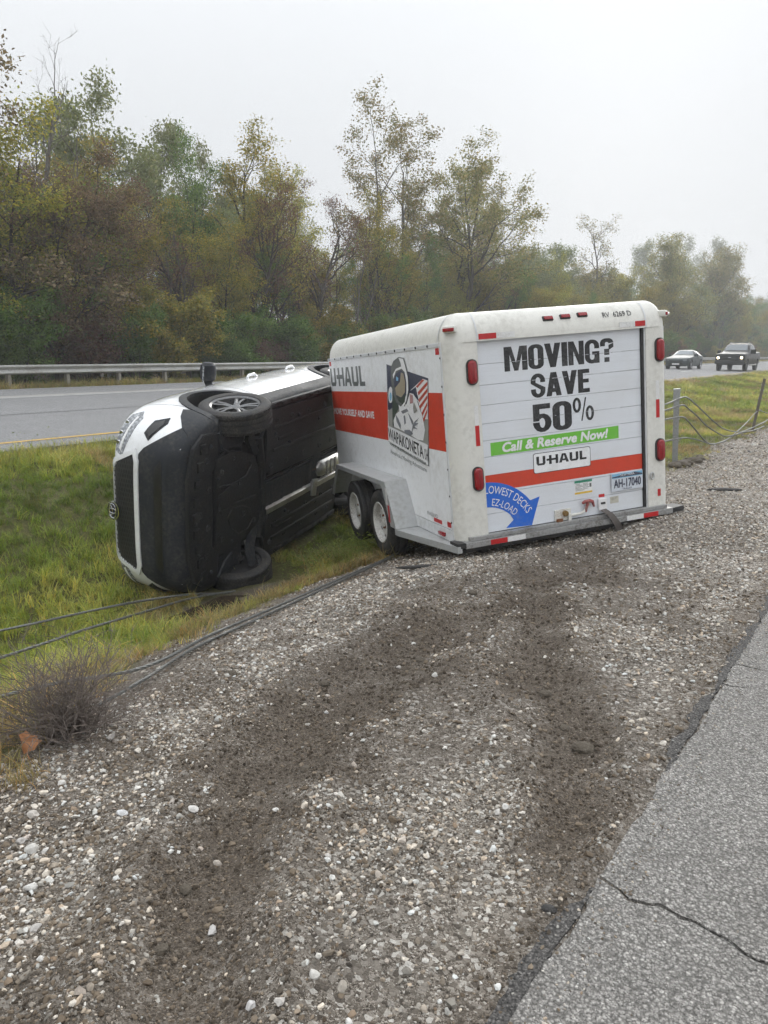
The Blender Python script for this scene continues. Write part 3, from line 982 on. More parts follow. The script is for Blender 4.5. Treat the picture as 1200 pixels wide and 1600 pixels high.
M_DOOR = door_mat()
ASTRO = [
    ('navy', [(1.437, 1.537), (0.418, 1.391), (0.475, 1.040), (1.512, 1.102)]),
    ('grey', [(1.515, 1.089), (1.310, 1.141), (0.471, 1.063), (0.518, 0.824), (1.527, 0.943)]),
    ('flag_w', [(0.852, 1.292), (0.532, 1.393), (0.424, 1.377), (0.485, 1.051), (0.583, 1.045), (0.680, 1.194)]),
    ('canton', [(0.853, 1.289), (0.711, 1.326), (0.669, 1.225), (0.670, 1.201), (0.774, 1.251)]),
    ('red0', [(0.704, 1.329), (0.547, 1.388), (0.494, 1.383), (0.675, 1.315)]),
    ('red1', [(0.670, 1.279), (0.429, 1.372), (0.435, 1.341), (0.660, 1.250)]),
    ('red2', [(0.667, 1.217), (0.441, 1.314), (0.447, 1.283), (0.656, 1.189)]),
    ('red3', [(0.663, 1.156), (0.452, 1.257), (0.458, 1.226), (0.652, 1.127)]),
    ('red4', [(0.622, 1.094), (0.464, 1.199), (0.470, 1.167), (0.611, 1.066)]),
    ('red5', [(0.590, 1.050), (0.475, 1.140), (0.482, 1.109), (0.580, 1.021)]),
    ('earth', [(1.322, 1.250), (1.339, 1.213), (1.367, 1.184), (1.401, 1.170), (1.431, 1.174), (1.452, 1.195), (1.458, 1.230), (1.448, 1.268), (1.424, 1.303), (1.393, 1.324), (1.360, 1.329), (1.334, 1.315), (1.321, 1.287)]),
    ('earth2', [(1.357, 1.233), (1.372, 1.206), (1.397, 1.191), (1.420, 1.196), (1.430, 1.218), (1.423, 1.247), (1.401, 1.269), (1.376, 1.274), (1.358, 1.260)]),
    ('shadow', [(1.321, 1.317), (1.250, 1.184), (1.164, 1.136), (1.306, 1.057), (1.379, 0.944), (1.402, 0.942), (1.367, 1.132)]),
    ('suit', [(1.184, 1.173), (0.970, 1.167), (0.862, 1.270), (0.772, 1.263), (0.698, 1.209), (0.647, 1.134), (0.597, 1.074), (0.561, 0.953), (0.621, 0.857), (0.751, 0.857), (0.899, 0.883), (1.121, 0.915), (1.359, 0.943), (1.364, 1.004), (1.279, 1.067), (1.173, 1.099)]),
    ('helm', [(1.337, 1.400), (1.303, 1.515), (1.228, 1.566), (1.076, 1.598), (0.942, 1.584), (0.907, 1.520), (0.864, 1.434), (0.872, 1.301), (0.938, 1.206), (1.020, 1.148), (1.138, 1.145), (1.250, 1.184), (1.319, 1.284)]),
    ('helmw', [(1.079, 1.589), (0.966, 1.577), (0.919, 1.505), (0.881, 1.411), (0.890, 1.301), (0.961, 1.205), (1.043, 1.147), (1.114, 1.146), (1.011, 1.189), (0.943, 1.285), (0.925, 1.364), (0.948, 1.459), (1.021, 1.490), (1.179, 1.472), (1.270, 1.400), (1.272, 1.441), (1.173, 1.494), (1.028, 1.510), (1.032, 1.540)]),
    ('visor', [(1.267, 1.383), (1.185, 1.447), (1.040, 1.478), (0.951, 1.445), (0.925, 1.364), (0.955, 1.253), (1.063, 1.165), (1.169, 1.194), (1.243, 1.292)]),
    ('tan', [(1.242, 1.315), (1.088, 1.373), (1.045, 1.457), (0.985, 1.448), (0.952, 1.364), (0.977, 1.277), (1.095, 1.228), (1.218, 1.251)]),
    ('green', [(1.230, 1.243), (1.097, 1.220), (0.957, 1.265), (1.006, 1.189), (1.072, 1.165), (1.170, 1.192)]),
    ('gl', [(1.179, 1.423), (1.123, 1.408), (1.134, 1.382), (1.191, 1.384)]),
    ('d1', [(1.125, 1.100), (0.967, 1.129), (0.927, 1.106), (1.083, 1.077)]),
    ('d2', [(1.065, 1.057), (1.027, 1.067), (1.019, 0.994), (1.060, 0.976)]),
    ('d3', [(0.828, 1.002), (0.667, 1.060), (0.774, 1.005), (0.698, 1.008), (0.802, 0.972), (0.731, 0.952), (0.839, 0.954), (0.918, 0.877)]),
    ('d4', [(1.279, 1.067), (1.215, 1.027), (1.156, 0.971), (1.178, 0.928), (1.270, 1.000)]),
    ('d5', [(1.072, 0.926), (0.932, 0.937), (0.850, 0.906), (0.921, 0.884), (1.066, 0.901)]),
    ('d6', [(0.941, 1.094), (0.902, 1.071), (0.825, 1.018), (0.854, 0.985), (0.907, 1.047)]),
    ('patch', [(0.859, 1.262), (0.784, 1.255), (0.789, 1.185), (0.867, 1.175)]),
    ('d7', [(0.765, 1.193), (0.696, 1.117), (0.787, 1.091), (0.797, 1.145)]),
    ('title', [(1.535, 0.943), (0.518, 0.827), (0.538, 0.644), (1.549, 0.788)]),
]


def build_trailer():
    W, L, H = 1.06, 3.70, 1.65
    T = empty('cargo_trailer', 'white and orange rental cargo trailer tilted into the ditch', 'trailer', matrix=T_MAT)
    B = lambda mb, n, m, par=T, sm=0, **k: mb.build(n, m, par, sm, **k)
    SX = -W                                                       # left wall plane
    # ---- box
    B(MB().box(-W + .012, W - .012, .13, L - .1, .04, H + .005), 'box', M_TWHITE)
    B(MB().box(-W + .03, W - .03, .03, L - .05, -.05, .04), 'floor', M_DARKBOX)
    # side skins with folded edges
    for s in (-1, 1):
        pan = B(MB().box(s * W - .006, s * W + .006, .135, L - .09, .135, H - .012), 'side_panel', M_TWHITE)
        B(MB().box(s * W - .010, s * W + .010, .12, L - .09, .030, .128, bev=.003), 'kick_strip', M_TGREY)
        B(MB().box(s * W - .012, s * W + .011, .12, L - .08, H - .012, H + .022, bev=.003), 'drip_rail', M_TGREY)
        B(MB().box(s * W - .008, s * W + .009, .118, .140, .128, H - .012, bev=.002), 'edge_trim', M_TGREY)
    rv = MB()
    for y in np.linspace(.37, 3.55, 13):
        rv.lathe([(0, -.009), (.009, -.006), (.011, 0)], 8, M=Matrix.Translation((SX - .013, y, H + .006)))
    B(rv, 'rivets', M_BLACK, kind='stuff')
    rv = MB()
    for z in np.linspace(.2, 1.55, 7):
        rv.lathe([(0, -.006), (.007, -.004), (.009, 0)], 8, M=Matrix.Translation((SX - .010, .129, z)))
    B(rv, 'rivets', M_BLACK, kind='stuff')
    # ---- rounded corner posts
    rc = .14
    for s in (-1, 1):
        for yc, sy in ((0.0, 1), (L, -1)):
            pl = []
            for k in range(9):
                a = math.pi / 2 * k / 8
                pl.append((s * (W - rc + rc * math.cos(a)), yc + sy * (rc - rc * math.sin(a))))
            out = [(s * (W), yc + sy * .155)] + pl + [(s * .80, yc + sy * 0.0), (s * .80, yc + sy * .09), (s * .86, yc + sy * .09), (s * (W - .03), yc + sy * .155)]
            B(MB().prism(out if s * sy > 0 else out[::-1], 'z', .03, H + .01), 'corner_post', M_TCREAM, sm=40)
    # front wall
    B(MB().box(-.80, .80, L - .03, L - .012, .04, H), 'front_wall', M_TWHITE)
    # ---- roof: rounded on every edge
    r, hh = .17, .235
    rings = []
    for k in range(9):
        a = math.pi / 2 * k / 8
        ins, z, cr = r * (1 - math.cos(a)), H + .006 + hh * math.sin(a), max(.004, r * math.cos(a))
        rings.append([(x, y, z) for x, y in rrect(-W - .004 + ins, W + .004 - ins, -.006 + ins, L - ins, cr, 7)])
    roof = MB(); roof.loft(rings, cap=(False, True))
    ro = B(roof, 'roof', M_TCREAM, sm=50)
    # seams of the corner caps: thin raised bands running over the curve
    def band(fix, along, mat, name='roof_seam'):
        m = MB(); pts = []
        for k in range(11):
            a = math.pi / 2 * k / 10
            pts.append((r * (1 - math.cos(a)), H + .006 + hh * math.sin(a)))
        if along == 'x':   # at constant x over the rear edge
            A = [[(fix - .007, -.006 + i - .003, z + .002), (fix + .007, -.006 + i - .003, z + .002)] for i, z in pts]
        else:              # at constant y over the left / right edge
            y, s = fix
            A = [[(s * (W + .004 - i + .003), y - .007, z + .002), (s * (W + .004 - i + .003), y + .007, z + .002)] for i, z in pts]
        m.loft(A, closed=False)
        B(m, name, mat, par=ro)
    for s in (-1, 1):
        band(s * .80, 'x', M_TGREY); band((.165, s), 'y', M_TGREY)
    # rear header lip under the roof
    B(MB().box(-.80, .80, -.004, .06, 1.668, H + .012 + .03, bev=.003), 'door_header', M_TCREAM)
    # ---- roll-up door of slats
    zs = [.088, .245, .415, .57, .722, .858, .998, 1.147, 1.308, 1.474, 1.668]
    DY = .030
    for k in range(10):
        B(MB().box(-.795, .762, DY, DY + .03, zs[k] + .0013, zs[k + 1] - .0013, bev=.003), 'door_slat', M_DOOR)
    B(MB().box(-.80, .80, DY + .034, DY + .05, .06, 1.70), 'door_back', M_DARKBOX)
    B(MB().box(.764, .784, .012, DY + .03, .088, 1.668), 'door_seal', M_BLACK)
    B(MB().box(.786, .799, .006, .09, .086, 1.668, bev=.002), 'door_jamb', M_TGREY)
    B(MB().box(-.80, -.7965, .006, .09, .086, 1.668), 'door_jamb', M_TGREY)
    Y1, Y2, Y3 = DY - .0006, DY - .0016, DY - .0026
    def rear(y): return lambda u, v: (u, y, v)
    def quad(x0, x1, z0, z1, y, mat, name, sk=0.0):
        m = MB(); flat(m, [(x0, z0), (x1, z0 + sk), (x1, z1 + sk), (x0, z1)], rear(y)); return B(m, name, mat)
    # orange band, cut round the slat joints by the slat edges showing through
    quad(-.795, .762, .436, .571, Y1, M_ORANGE, 'orange_band')
    for s_, x, z, w, h in (('MOVING?', -.553, 1.398, 1.045, .195), ('SAVE', -.320, 1.162, .565, .195)):
        m = MB()
        for k, q in enumerate(heavy_text(s_, w, h)):
            flat(m, q, lambda u, v, k=k: (x + u, Y1 - .00002 * (k % 9), z + v))
        B(m, 'lettering', M_INK)
    m = MB()
    for k, q in enumerate(heavy_text('50', .378, .236)):
        flat(m, q, lambda u, v, k=k: (-.319 + u, Y1 - .00002 * (k % 9), .871 + v))
    def ringp(cx, cz, rx, rz, t, n=16):
        for k in range(n):
            a, b = 2 * math.pi * k / n, 2 * math.pi * (k + 1) / n
            flat(m, [(cx + rx * math.cos(a), cz + rz * math.sin(a)), (cx + rx * math.cos(b), cz + rz * math.sin(b)), (cx + (rx - t) * math.cos(b), cz + (rz - t * .9) * math.sin(b)), (cx + (rx - t) * math.cos(a), cz + (rz - t * .9) * math.sin(a))], rear(Y1))
    ringp(.112, 1.062, .042, .064, .026); ringp(.238, .985, .042, .064, .026)
    flat(m, [(.150, .925), (.164, .925), (.207, 1.122), (.193, 1.122)], rear(Y1))
    B(m, 'lettering', M_INK)
    # scuffs where the print has worn off along the slat joints
    sc = MB(); rs = random.Random(4)
    for z in zs[5:10]:
        x = -.56
        while x < .5:
            w = rs.uniform(.01, .09)
            if rs.random() < .45: flat(sc, [(x, z - rs.uniform(.0005, .002)), (x + w, z - .001), (x + w, z + rs.uniform(.0005, .002)), (x, z + .001)], rear(Y2))
            x += w + rs.uniform(.0, .05)
    B(sc, 'print_scuffs', M_DOOR, kind='stuff')
    quad(-.720, .523, .728, .836, Y1, M_GREEN, 'green_banner', .008)
    m = MB(); put(m, text_polys('Call & Reserve Now!', 1.03, .084, bold=.0045, shear=.18), lambda u, v: (-.615 + u, Y2, .744 + v + u * .006))
    B(m, 'lettering', M_PWHITE)
    # logo plate
    m = MB(); flat(m, rrect(-.332, .230, .527, .700, .02), rear(Y2)); flat(m, rrect(-.327, .225, .532, .695, .018), rear(Y3), 1)
    B(m, 'logo_plate', [M_INK, M_TWHITE])
    m = MB()
    for k, q in enumerate(rental_logo(.49, .076)): flat(m, q, lambda u, v, k=k: (-.302 + u, Y3 - .0008 - .00002 * (k % 7), .594 + v))
    B(m, 'lettering', M_INK)
    # blue arrow with lettering on its curve (the arrow starts behind the left post)
    m = MB(); cx, cz = -.80, -.02
    ro_, ri = .535, .325
    arcp = lambda rr, a0, a1, n=14: [(cx + rr * math.sin(math.radians(a0 + (a1 - a0) * k / n)), cz + rr * math.cos(math.radians(a0 + (a1 - a0) * k / n)) * 1.0) for k in range(n + 1)]
    outer = arcp(ro_, 1.0, 52); inner = arcp(ri, 47, 1.0)
    poly = outer + [(-.286, .330), (-.372, .092), (-.620, .104), (-.545, .165)] + inner[1:]
    flat(m, poly, rear(Y2)); B(m, 'blue_arrow', M_BLUE)
    def on_arc(s_, rr, a0, a1, h, bold):
        m = MB()
        lay = text_polys(s_, 1.0, h, 0)
        def fn(u, v):
            a = math.radians(a0 + (a1 - a0) * u); q = rr + v
            return (cx + q * math.sin(a), Y3 - .0004, cz + q * math.cos(a))
        put(m, lay, fn); B(m, 'lettering', M_PWHITE)
    on_arc('LOWEST DECKS', .440, 0.8, 60, .066, .002); on_arc('EZ-LOAD', .340, 10, 50, .060, .002)
    # licence plate
    pl = B(MB().box(.425, .752, .012, .020, .270, .430, bev=.003), 'license_plate', worn('plate_white', (.62, .66, .72), .4, dirt=(.3, .3, .3), amount=.3, scale=8))
    m = MB(); flat(m, [(.430, .385), (.747, .385), (.747, .426), (.430, .426)], rear(.0108)); B(m, 'plate_band', M_P['sky'], pl)
    m = MB(); flat(m, [(.430, .400), (.50, .405), (.54, .420), (.61, .408), (.66, .424), (.747, .402), (.747, .391), (.430, .391)], rear(.0104)); B(m, 'plate_skyline', M_P['navy'], pl)
    m = MB(); put(m, text_polys('AH-17040', .285, .078, bold=.002), lambda u, v: (.446 + u, .0098, .299 + v)); B(m, 'lettering', M_P['navy'], pl)
    m = MB(); put(m, text_polys('TRAILER', .10, .014), lambda u, v: (.535 + u, .0098, .278 + v)); B(m, 'lettering', M_P['navy'], pl)
    m = MB(); put(m, text_polys('NEW YORK', .15, .022), lambda u, v: (.515 + u, .0095, .398 + v)); B(m, 'lettering', M_PWHITE, pl)
    # inspection sticker: green head, text lines, yellow foot
    st = quad(.060, .237, .295, .413, Y1, M_PWHITE, 'sticker')
    m = MB(); flat(m, [(.060, .392), (.237, .392), (.237, .413), (.060, .413)], rear(Y2)); B(m, 'sticker_head', worn('sticker_green', (.03, .25, .15), .5), st)
    m = MB(); flat(m, [(.060, .295), (.237, .295), (.237, .312), (.060, .312)], rear(Y2)); B(m, 'sticker_foot', worn('sticker_yellow', (.75, .50, .05), .5), st)
    m = MB()
    for k in range(6):
        z = .380 - k * .011
        flat(m, [(.068, z), (.068 + .05 + .02 * (k % 3), z), (.068 + .05 + .02 * (k % 3), z + .004), (.068, z + .004)], rear(Y2))
        if k < 5: flat(m, [(.145, z), (.195 + .01 * (k % 2), z), (.195 + .01 * (k % 2), z + .0035), (.145, z + .0035)], rear(Y2))
    flat(m, [(.210, .345), (.230, .345), (.230, .378), (.210, .378)], rear(Y2))
    B(m, 'sticker_print', M_P['dgrey'], st)
    quad(.415, .505, .165, .225, Y1, worn('faded_label', (.55, .53, .45), .6, amount=.6, scale=20), 'faded_label')
    # latch plate with hasp and padlock, red strap handle, white ratchet block and hanging strap
    la = B(MB().box(-.152, .008, .016, .028, .090, .188, bev=.004), 'latch_plate', worn('latch_white', (.66, .65, .60), .5, dirt=(.20, .10, .05), amount=.8, scale=9))
    B(MB().tube([(-.02, .012, .125), (.10, .010, .128), (.135, .012, .140), (.155, .012, .17)], [.013, .012, .012, .010], 8), 'latch_bar', M_TCREAM, la, 40)
    B(MB().lathe([(0, -.03), (.022, -.028), (.026, -.018), (.026, 0), (0, 0)], 14, M=Matrix.Translation((-.055, .016, .150)) @ Matrix.Rotation(math.pi / 2, 4, 'Z')), 'latch_bolt', worn('brass', (.30, .20, .08), .45, .8, dirt=(.08, .04, .02), amount=.7, scale=30), la, 40)
    B(MB().box(-.145, -.085, -.006, .014, .082, .112, bev=.006), 'latch_hook', M_RUST, la)
    B(MB().box(-.03, .0, -.004, .014, .075, .145, bev=.005), 'hasp', M_TCREAM, la)
    hd = MB().tube([(.120, .006, .215), (.135, -.016, .232), (.170, -.020, .234), (.205, -.014, .222), (.225, .004, .196), (.236, .010, .172)], [.012, .015, .016, .015, .012, .010], 8)
    hd.tube([(.150, .008, .232), (.158, -.012, .205), (.150, -.004, .172), (.152, .012, .135)], [.010, .014, .013, .010], 8)
    B(hd, 'pull_handle', worn('handle_red', (.30, .02, .025), .5, dirt=(.5, .45, .38), amount=.8, scale=16), la, 40)
    B(MB().box(.150, .190, -.002, .022, .182, .214, bev=.006), 'handle_pad', M_TCREAM, la)
    rb = B(MB().box(.286, .370, .006, .028, .125, .228, bev=.006), 'ratchet_block', M_PWHITE)
    B(MB().box(.305, .350, .002, .010, .178, .196, bev=.002), 'slot', M_BLACK, rb)
    quad(.300, .360, .236, .264, Y1, M_TAPER, 'red_label')
    sp = MB(); A = []
    for k, (x, y, z, w) in enumerate(((.325, .004, .130, .030), (.332, -.035, .112, .032), (.345, -.060, .098, .032), (.372, -.072, .060, .033), (.405, -.080, .005, .034), (.438, -.070, -.045, .035), (.470, -.050, -.085, .036))):
        A.append([(x - w, y, z), (x + w, y, z + .004), (x + w, y + .006, z + .004), (x - w, y + .006, z)])
    sp.loft(A, cap=(True, True)); B(sp, 'strap', worn('webbing', (.10, .088, .08), .8, scale=20), sm=30)
    # ---- rear sill and its ends
    B(MB().box(-1.03, 1.03, -.045, .10, .0, .052, bev=.006), 'rear_sill', M_STEEL)
    B(MB().box(-.98, .98, -.028, .028, .054, .086, bev=.004), 'threshold', M_STEEL)
    for s in (-1, 1):
        B(MB().prism([(s * 1.028, -.046), (s * (1.10 if s < 0 else 1.17), -.02), (s * (1.10 if s < 0 else 1.17), .12), (s * 1.028, .12)][::s], 'z', .008, .050), 'sill_end', M_BLACK)
    # tapes: (x0, x1, z0, z1, colour, y)
    def tape(x0, x1, z0, z1, mat, y): 
        m = MB(); m.box(x0, x1, y - .0015, y, z0, z1); B(m, 'reflective_tape', mat)
    tape(-.805, -.650, .004, .046, M_TAPER, -.0455); tape(-.649, -.480, .004, .046, M_TAPEW, -.0455)
    tape(.535, .708, .004, .046, M_TAPEW, -.0455); tape(.709, .868, .004, .046, M_TAPER, -.0455)
    tape(-.862, -.826, .995, 1.155, M_TAPEW, -.0005); tape(-.862, -.826, .828, .993, M_TAPER, -.0005)
    tape(.896, .932, 1.036, 1.20, M_TAPEW, -.0005); tape(.896, .932, .875, 1.034, M_TAPER, -.0005)
    tape(.900, .932, .17, .235, M_TAPER, -.0005)
    tape(-.786, -.630, 1.668, 1.712, M_TAPER, -.0065); tape(-.629, -.465, 1.668, 1.712, M_TAPEW, -.0065)
    tape(.530, .688, 1.672, 1.716, M_TAPEW, -.0065); tape(.689, .792, 1.672, 1.716, M_TAPER, -.0065)
    # ---- lamps
    for x, z in ((-.862, 1.42), (-.866, .56), (.936, 1.46), (.928, .588)):
        lp = MB().prism(rrect(x - .048, x + .048, z - .102, z + .102, .047, 6), 'y', -.016, .02)
        lo = B(lp, 'tail_lamp', M_BLACK, sm=40)
        rg = [[(px, yy, pz) for px, pz in rrect(x - .038 + i, x + .038 - i, z - .092 + i, z + .092 - i, .037 - i * .9, 6)] for i, yy in ((0, -.016), (.001, -.026), (.008, -.033), (.02, -.036))]
        B(MB().loft(rg, cap=(False, True)), 'lens', M_LENS, lo, 40)
    def on_curve(x, z):   # rear face of the roof curve
        a = math.asin(max(0, min(1, (z - H - .006) / hh))); return -.006 + r * (1 - math.cos(a)), a
    for x, z in ((-.139, 1.79), (.025, 1.795), (.191, 1.80)):
        y, a = on_curve(x, z)
        M = Matrix.Translation((x, y, z)) @ Matrix.Rotation(-a * .75, 4, 'X')
        lo = B(MB().box(-.048, .048, -.012, .02, -.020, .022, M=M, bev=.006), 'marker_lamp', M_BLACK)
        B(MB().box(-.041, .041, -.022, -.010, -.014, .016, M=M, bev=.006), 'lens', M_LENS, lo, 30)
    for s in (-1, 1):
        M = Matrix.Translation((s * (W - .040), .030, 1.755)) @ Matrix.Rotation(s * .70, 4, 'Z')
        lo = B(MB().box(-.052, .052, -.02, .05, -.016, .036, M=M, bev=.012), 'corner_lamp', M_TCREAM, sm=30)
        B(MB().box(-.046, .046, -.034, -.012, -.008, .020, M=M, bev=.007), 'lens', M_LENS, lo, 30)
    def hdr(u, v):
        y, a = on_curve(0, 1.765 + v); return (.385 + u, y - .002, 1.765 + v + u * .004)
    m = MB(); put(m, text_polys('RV  6269 D', .285, .044, bold=.0006), hdr); B(m, 'lettering', M_INK)
    # eye bolt on the right jamb
    B(MB().tube([(.835 + .018 * math.cos(t), -.012, .365 + .03 * math.sin(t)) for t in np.linspace(0, 2 * math.pi, 12)], .007, 6), 'tie_ring', M_GALV, sm=40)

    # ---- left side print
    def side(d): return lambda u, v: (SX - .006 - d, u, v)
    m = MB(); flat(m, [(.142, .795), (L - .10, .795), (L - .10, 1.275), (.142, 1.275)], side(.0006)); B(m, 'orange_band', M_ORANGE)
    m = MB()
    for k, q in enumerate(rental_logo(1.40, .215)): flat(m, q, lambda u, v, k=k: (SX - .0066 - .00002 * (k % 7), 3.585 - u, 1.336 + v))
    B(m, 'lettering', M_P['dgrey'])
    m = MB(); put(m, text_polys('MOVE YOURSELF AND SAVE', 1.60, .078, bold=.004), lambda u, v: (SX - .0080, 3.57 - u, .994 + v), nrm=(-1, 0, 0)); B(m, 'lettering', M_PWHITE)
    m = MB(); flat(m, [(1.445, 1.542), (.412, 1.396), (.544, .635), (1.582, .782)], side(.0016)); flat(m, [(1.440, 1.535), (.420, 1.390), (.549, .647), (1.577, .792)], side(.0022), 1)
    fig = B(m, 'astronaut_print', [M_P['navy'], M_PWHITE])
    cm = {'navy': 'navy', 'grey': 'grey', 'flag_w': 'W', 'canton': 'navy', 'earth': 'W', 'earth2': 'sky', 'shadow': 'dgreen', 'suit': 'W', 'helm': 'dgrey', 'helmw': 'W', 'visor': 'navy', 'tan': 'tan', 'green': 'dgreen', 'gl': 'sky', 'patch': 'pink', 'title': 'W', 'd7': 'grey'}
    for k, (n, poly) in enumerate(ASTRO):
        c = cm.get(n, 'stripe' if n.startswith('red') else 'soft')
        m = MB(); flat(m, poly, side(.0028 + .0003 * k))
        B(m, {'navy': 'night_sky', 'grey': 'moon_ground', 'flag_w': 'flag', 'canton': 'flag_canton', 'earth': 'earth', 'helm': 'helmet', 'visor': 'visor', 'suit': 'space_suit', 'title': 'title_band'}.get(n, 'print_detail'), M_PWHITE if c == 'W' else M_P[c], fig)
    d = .0028 + .0003 * len(ASTRO)
    sl = -(.94 - .82) / 1.0
    def title(u, v): return (SX - .006 - d - .001, 1.535 - u, .812 + v - u * .128)
    m = MB(); put(m, text_polys('WAPAKONETA', .91, .118, bold=.002), title, nrm=(-1, 0, 0))
    B(m, 'lettering', M_INK, fig)
    m = MB(); put(m, text_polys('OH', .07, .10), lambda u, v: title(.935 + u, v), nrm=(-1, 0, 0)); B(m, 'lettering', M_INK, fig)
    m = MB(); put(m, text_polys('HOME OF THE ARMSTRONG AIR & SPACE MUSEUM', .93, .030, bold=.0012), lambda u, v: title(.02 + u, v - .052), nrm=(-1, 0, 0)); B(m, 'lettering', M_P['dgrey'], fig)
    m = MB(); put(m, text_polys("America's Moving Adventure", .94, .058), lambda u, v: (SX - .0072, 1.55 - u, .655 + v - u * .10)); B(m, 'lettering', M_P['dgrey'])
    m = MB(); put(m, text_polys('RV6269D', .24, .034), lambda u, v: (SX - .0072, .668 - u, .185 + v)); B(m, 'lettering', M_P['dgrey'])
    def stape(y0, y1, z0, z1, mat): B(MB().box(SX - .0085, SX - .0064, y0, y1, z0, z1), 'reflective_tape', mat)
    stape(.345, .520, .148, .182, M_TAPER); stape(.150, .225, .150, .196, M_TAPER); stape(.150, .222, 1.580, 1.632, M_TAPER); stape(3.50, 3.58, 1.58, 1.632, M_TAPER)
    lo = B(MB().box(SX - .03, SX - .008, .27, .40, .055, .088, bev=.008), 'side_marker', M_LENS, sm=30)
    # ---- folded fender over the tandem wheels
    f = MB()
    outl = [(.93, .030), (1.16, .452), (2.90, .452), (3.22, .06)]
    ox, ix = -1.285, SX - .008
    th = .006
    inn = [(.945, .030), (1.170, .443), (2.892, .443), (3.205, .06)]
    for A_, B_ in ((outl, inn),):
        n = len(A_)
        for i in range(n - 1):
            f.add([(ox, *A_[i]), (ox, *A_[i + 1]), (ix, *A_[i + 1]), (ix, *A_[i])], [(0, 1, 2, 3)])
            f.add([(ox, *B_[i]), (ox, *B_[i + 1]), (ix, *B_[i + 1]), (ix, *B_[i])], [(3, 2, 1, 0)])
            f.add([(ox, *A_[i]), (ox, *A_[i + 1]), (ox, *B_[i + 1]), (ox, *B_[i])], [(0, 3, 2, 1)])
    # outer skirt panel behind the rear wheel and the lip along the opening
    f.prism([(.932, .030), (1.158, .448), (1.30, .448), (1.245, .36), (1.085, .030)], 'x', ox - .004, ox + .004)
    f.prism([(1.29, .448), (2.895, .448), (2.88, .405), (1.28, .405)], 'x', ox - .004, ox + .004)
    f.prism([(2.87, .448), (2.90, .448), (3.21, .06), (3.12, .06), (2.84, .40)], 'x', ox - .004, ox + .004)
    fe = B(f, 'fender', M_GALV)
    B(MB().box(ox - .0065, ox - .0045, 1.115, 1.155, .235, .395, M=Matrix.Translation((0, 0, 0))), 'reflective_tape', M_TAPEW, fe)
    B(MB().box(ox - .0065, ox - .0045, 1.075, 1.115, .070, .233), 'reflective_tape', M_TAPER, fe)
    # other side's fender, same folded sheet
    f2 = MB()
    for i in range(3):
        f2.add([(-ox, *outl[i]), (-ox, *outl[i + 1]), (-ix, *outl[i + 1]), (-ix, *outl[i])], [(0, 1, 2, 3)])
    f2.prism([(.932, .030), (1.158, .448), (2.895, .448), (3.21, .06), (3.12, .06), (2.88, .405), (1.24, .405), (1.085, .030)], 'x', -ox - .004, -ox + .004)
    B(f2, 'fender', M_GALV)
    # tapering step plate from the fender to the rear corner
    B(MB().prism([(-1.06, .98), (-1.285, .98), (-1.285, .90), (-1.10, -.03), (-1.06, -.03)], 'z', -.03, .026), 'step_plate', M_GALV)
    B(MB().prism([(1.06, .98), (1.285, .98), (1.285, .90), (1.10, -.03), (1.06, -.03)], 'z', -.03, .026), 'step_plate', M_GALV)
    # ---- wheels
    def wheel(xo, y, z, s):
        tr, hw = .335, .105
        M = Matrix.Translation((xo, y, z))
        c = .205
        prof = [(c, -hw * .86), (c + .03, -hw * .98), (tr - .055, -hw), (tr - .02, -hw * .88), (tr - .006, -hw * .66)]
        for g in (-.5, 0, .5): prof += [(tr, g * hw - .028), (tr, g * hw - .006), (tr - .010, g * hw - .004), (tr - .010, g * hw + .004), (tr, g * hw + .006)]
        prof += [(tr - .006, hw * .66), (tr - .02, hw * .88), (tr - .055, hw), (c + .03, hw * .98), (c, hw * .86)]
        wh = MB().lathe(prof, 40, M=M)
        wo = B(wh, 'wheel', M_TYRE, sm=35)
        e = s * hw
        rp = [(c + .004, e * .9), (c - .004, e * .96), (c - .022, e * .84), (c - .03, e * .30), (c - .06, e * .22), (.14, e * .40), (.085, e * .46), (.075, e * .34), (.05, e * .34), (.046, e * .62), (.02, e * .70), (0, e * .70)]
        B(MB().lathe(rp, 32, M=M), 'rim', M_RIMW, wo, 40)
        h = MB()
        for k in range(8):
            a = 2 * math.pi * k / 8 + .2
            h.lathe([(0, e * .38), (.020, e * .37), (.022, e * .30)], 10, M=Matrix.Translation((xo, y + .152 * math.cos(a), z + .152 * math.sin(a))))
        B(h, 'rim_holes', M_BLACK, wo, kind='stuff')
        h = MB()
        for k in range(5):
            a = 2 * math.pi * k / 5
            h.lathe([(0, e * .56), (.010, e * .56), (.012, e * .36)], 6, M=Matrix.Translation((xo, y + .066 * math.cos(a), z + .066 * math.sin(a))))
        B(h, 'lug_nuts', M_RUST, wo, kind='stuff')
    for s in (-1, 1):
        for y, z in ((1.47, .0), (2.34, -.02)):
            wheel(s * 1.172, y, z, s)
    ax = MB()
    for y in (1.47, 2.34): ax.tube([(-1.1, y, -.02), (1.1, y, -.02)], .035, 8)
    for s in (-1, 1):
        ax.box(s * .8 - .03, s * .8 + .03, .1, L - .2, -.13, -.05)
    ax.box(-.8, .8, .5, .56, -.12, -.05); ax.box(-.8, .8, 2.9, 2.96, -.12, -.05)
    B(ax, 'chassis', M_DARKBOX)
    tg = MB()
    for s in (-1, 1): tg.tube([(s * .62, L - .3, -.06), (s * .06, L + .95, .0)], .04, 6)
    tg.tube([(0, L + .85, 0), (0, L + 1.15, .03)], [.05, .045], 8); tg.tube([(0.06, L + .8, -.25), (.06, L + .8, .35)], .03, 8)
    B(tg, 'tow_bar', M_STEEL)
    return T


build_trailer()

# ------------------------------------------------------------------ cars (x right, y forward, z up, origin on the ground under the front axle)
from mathutils.bvhtree import BVHTree


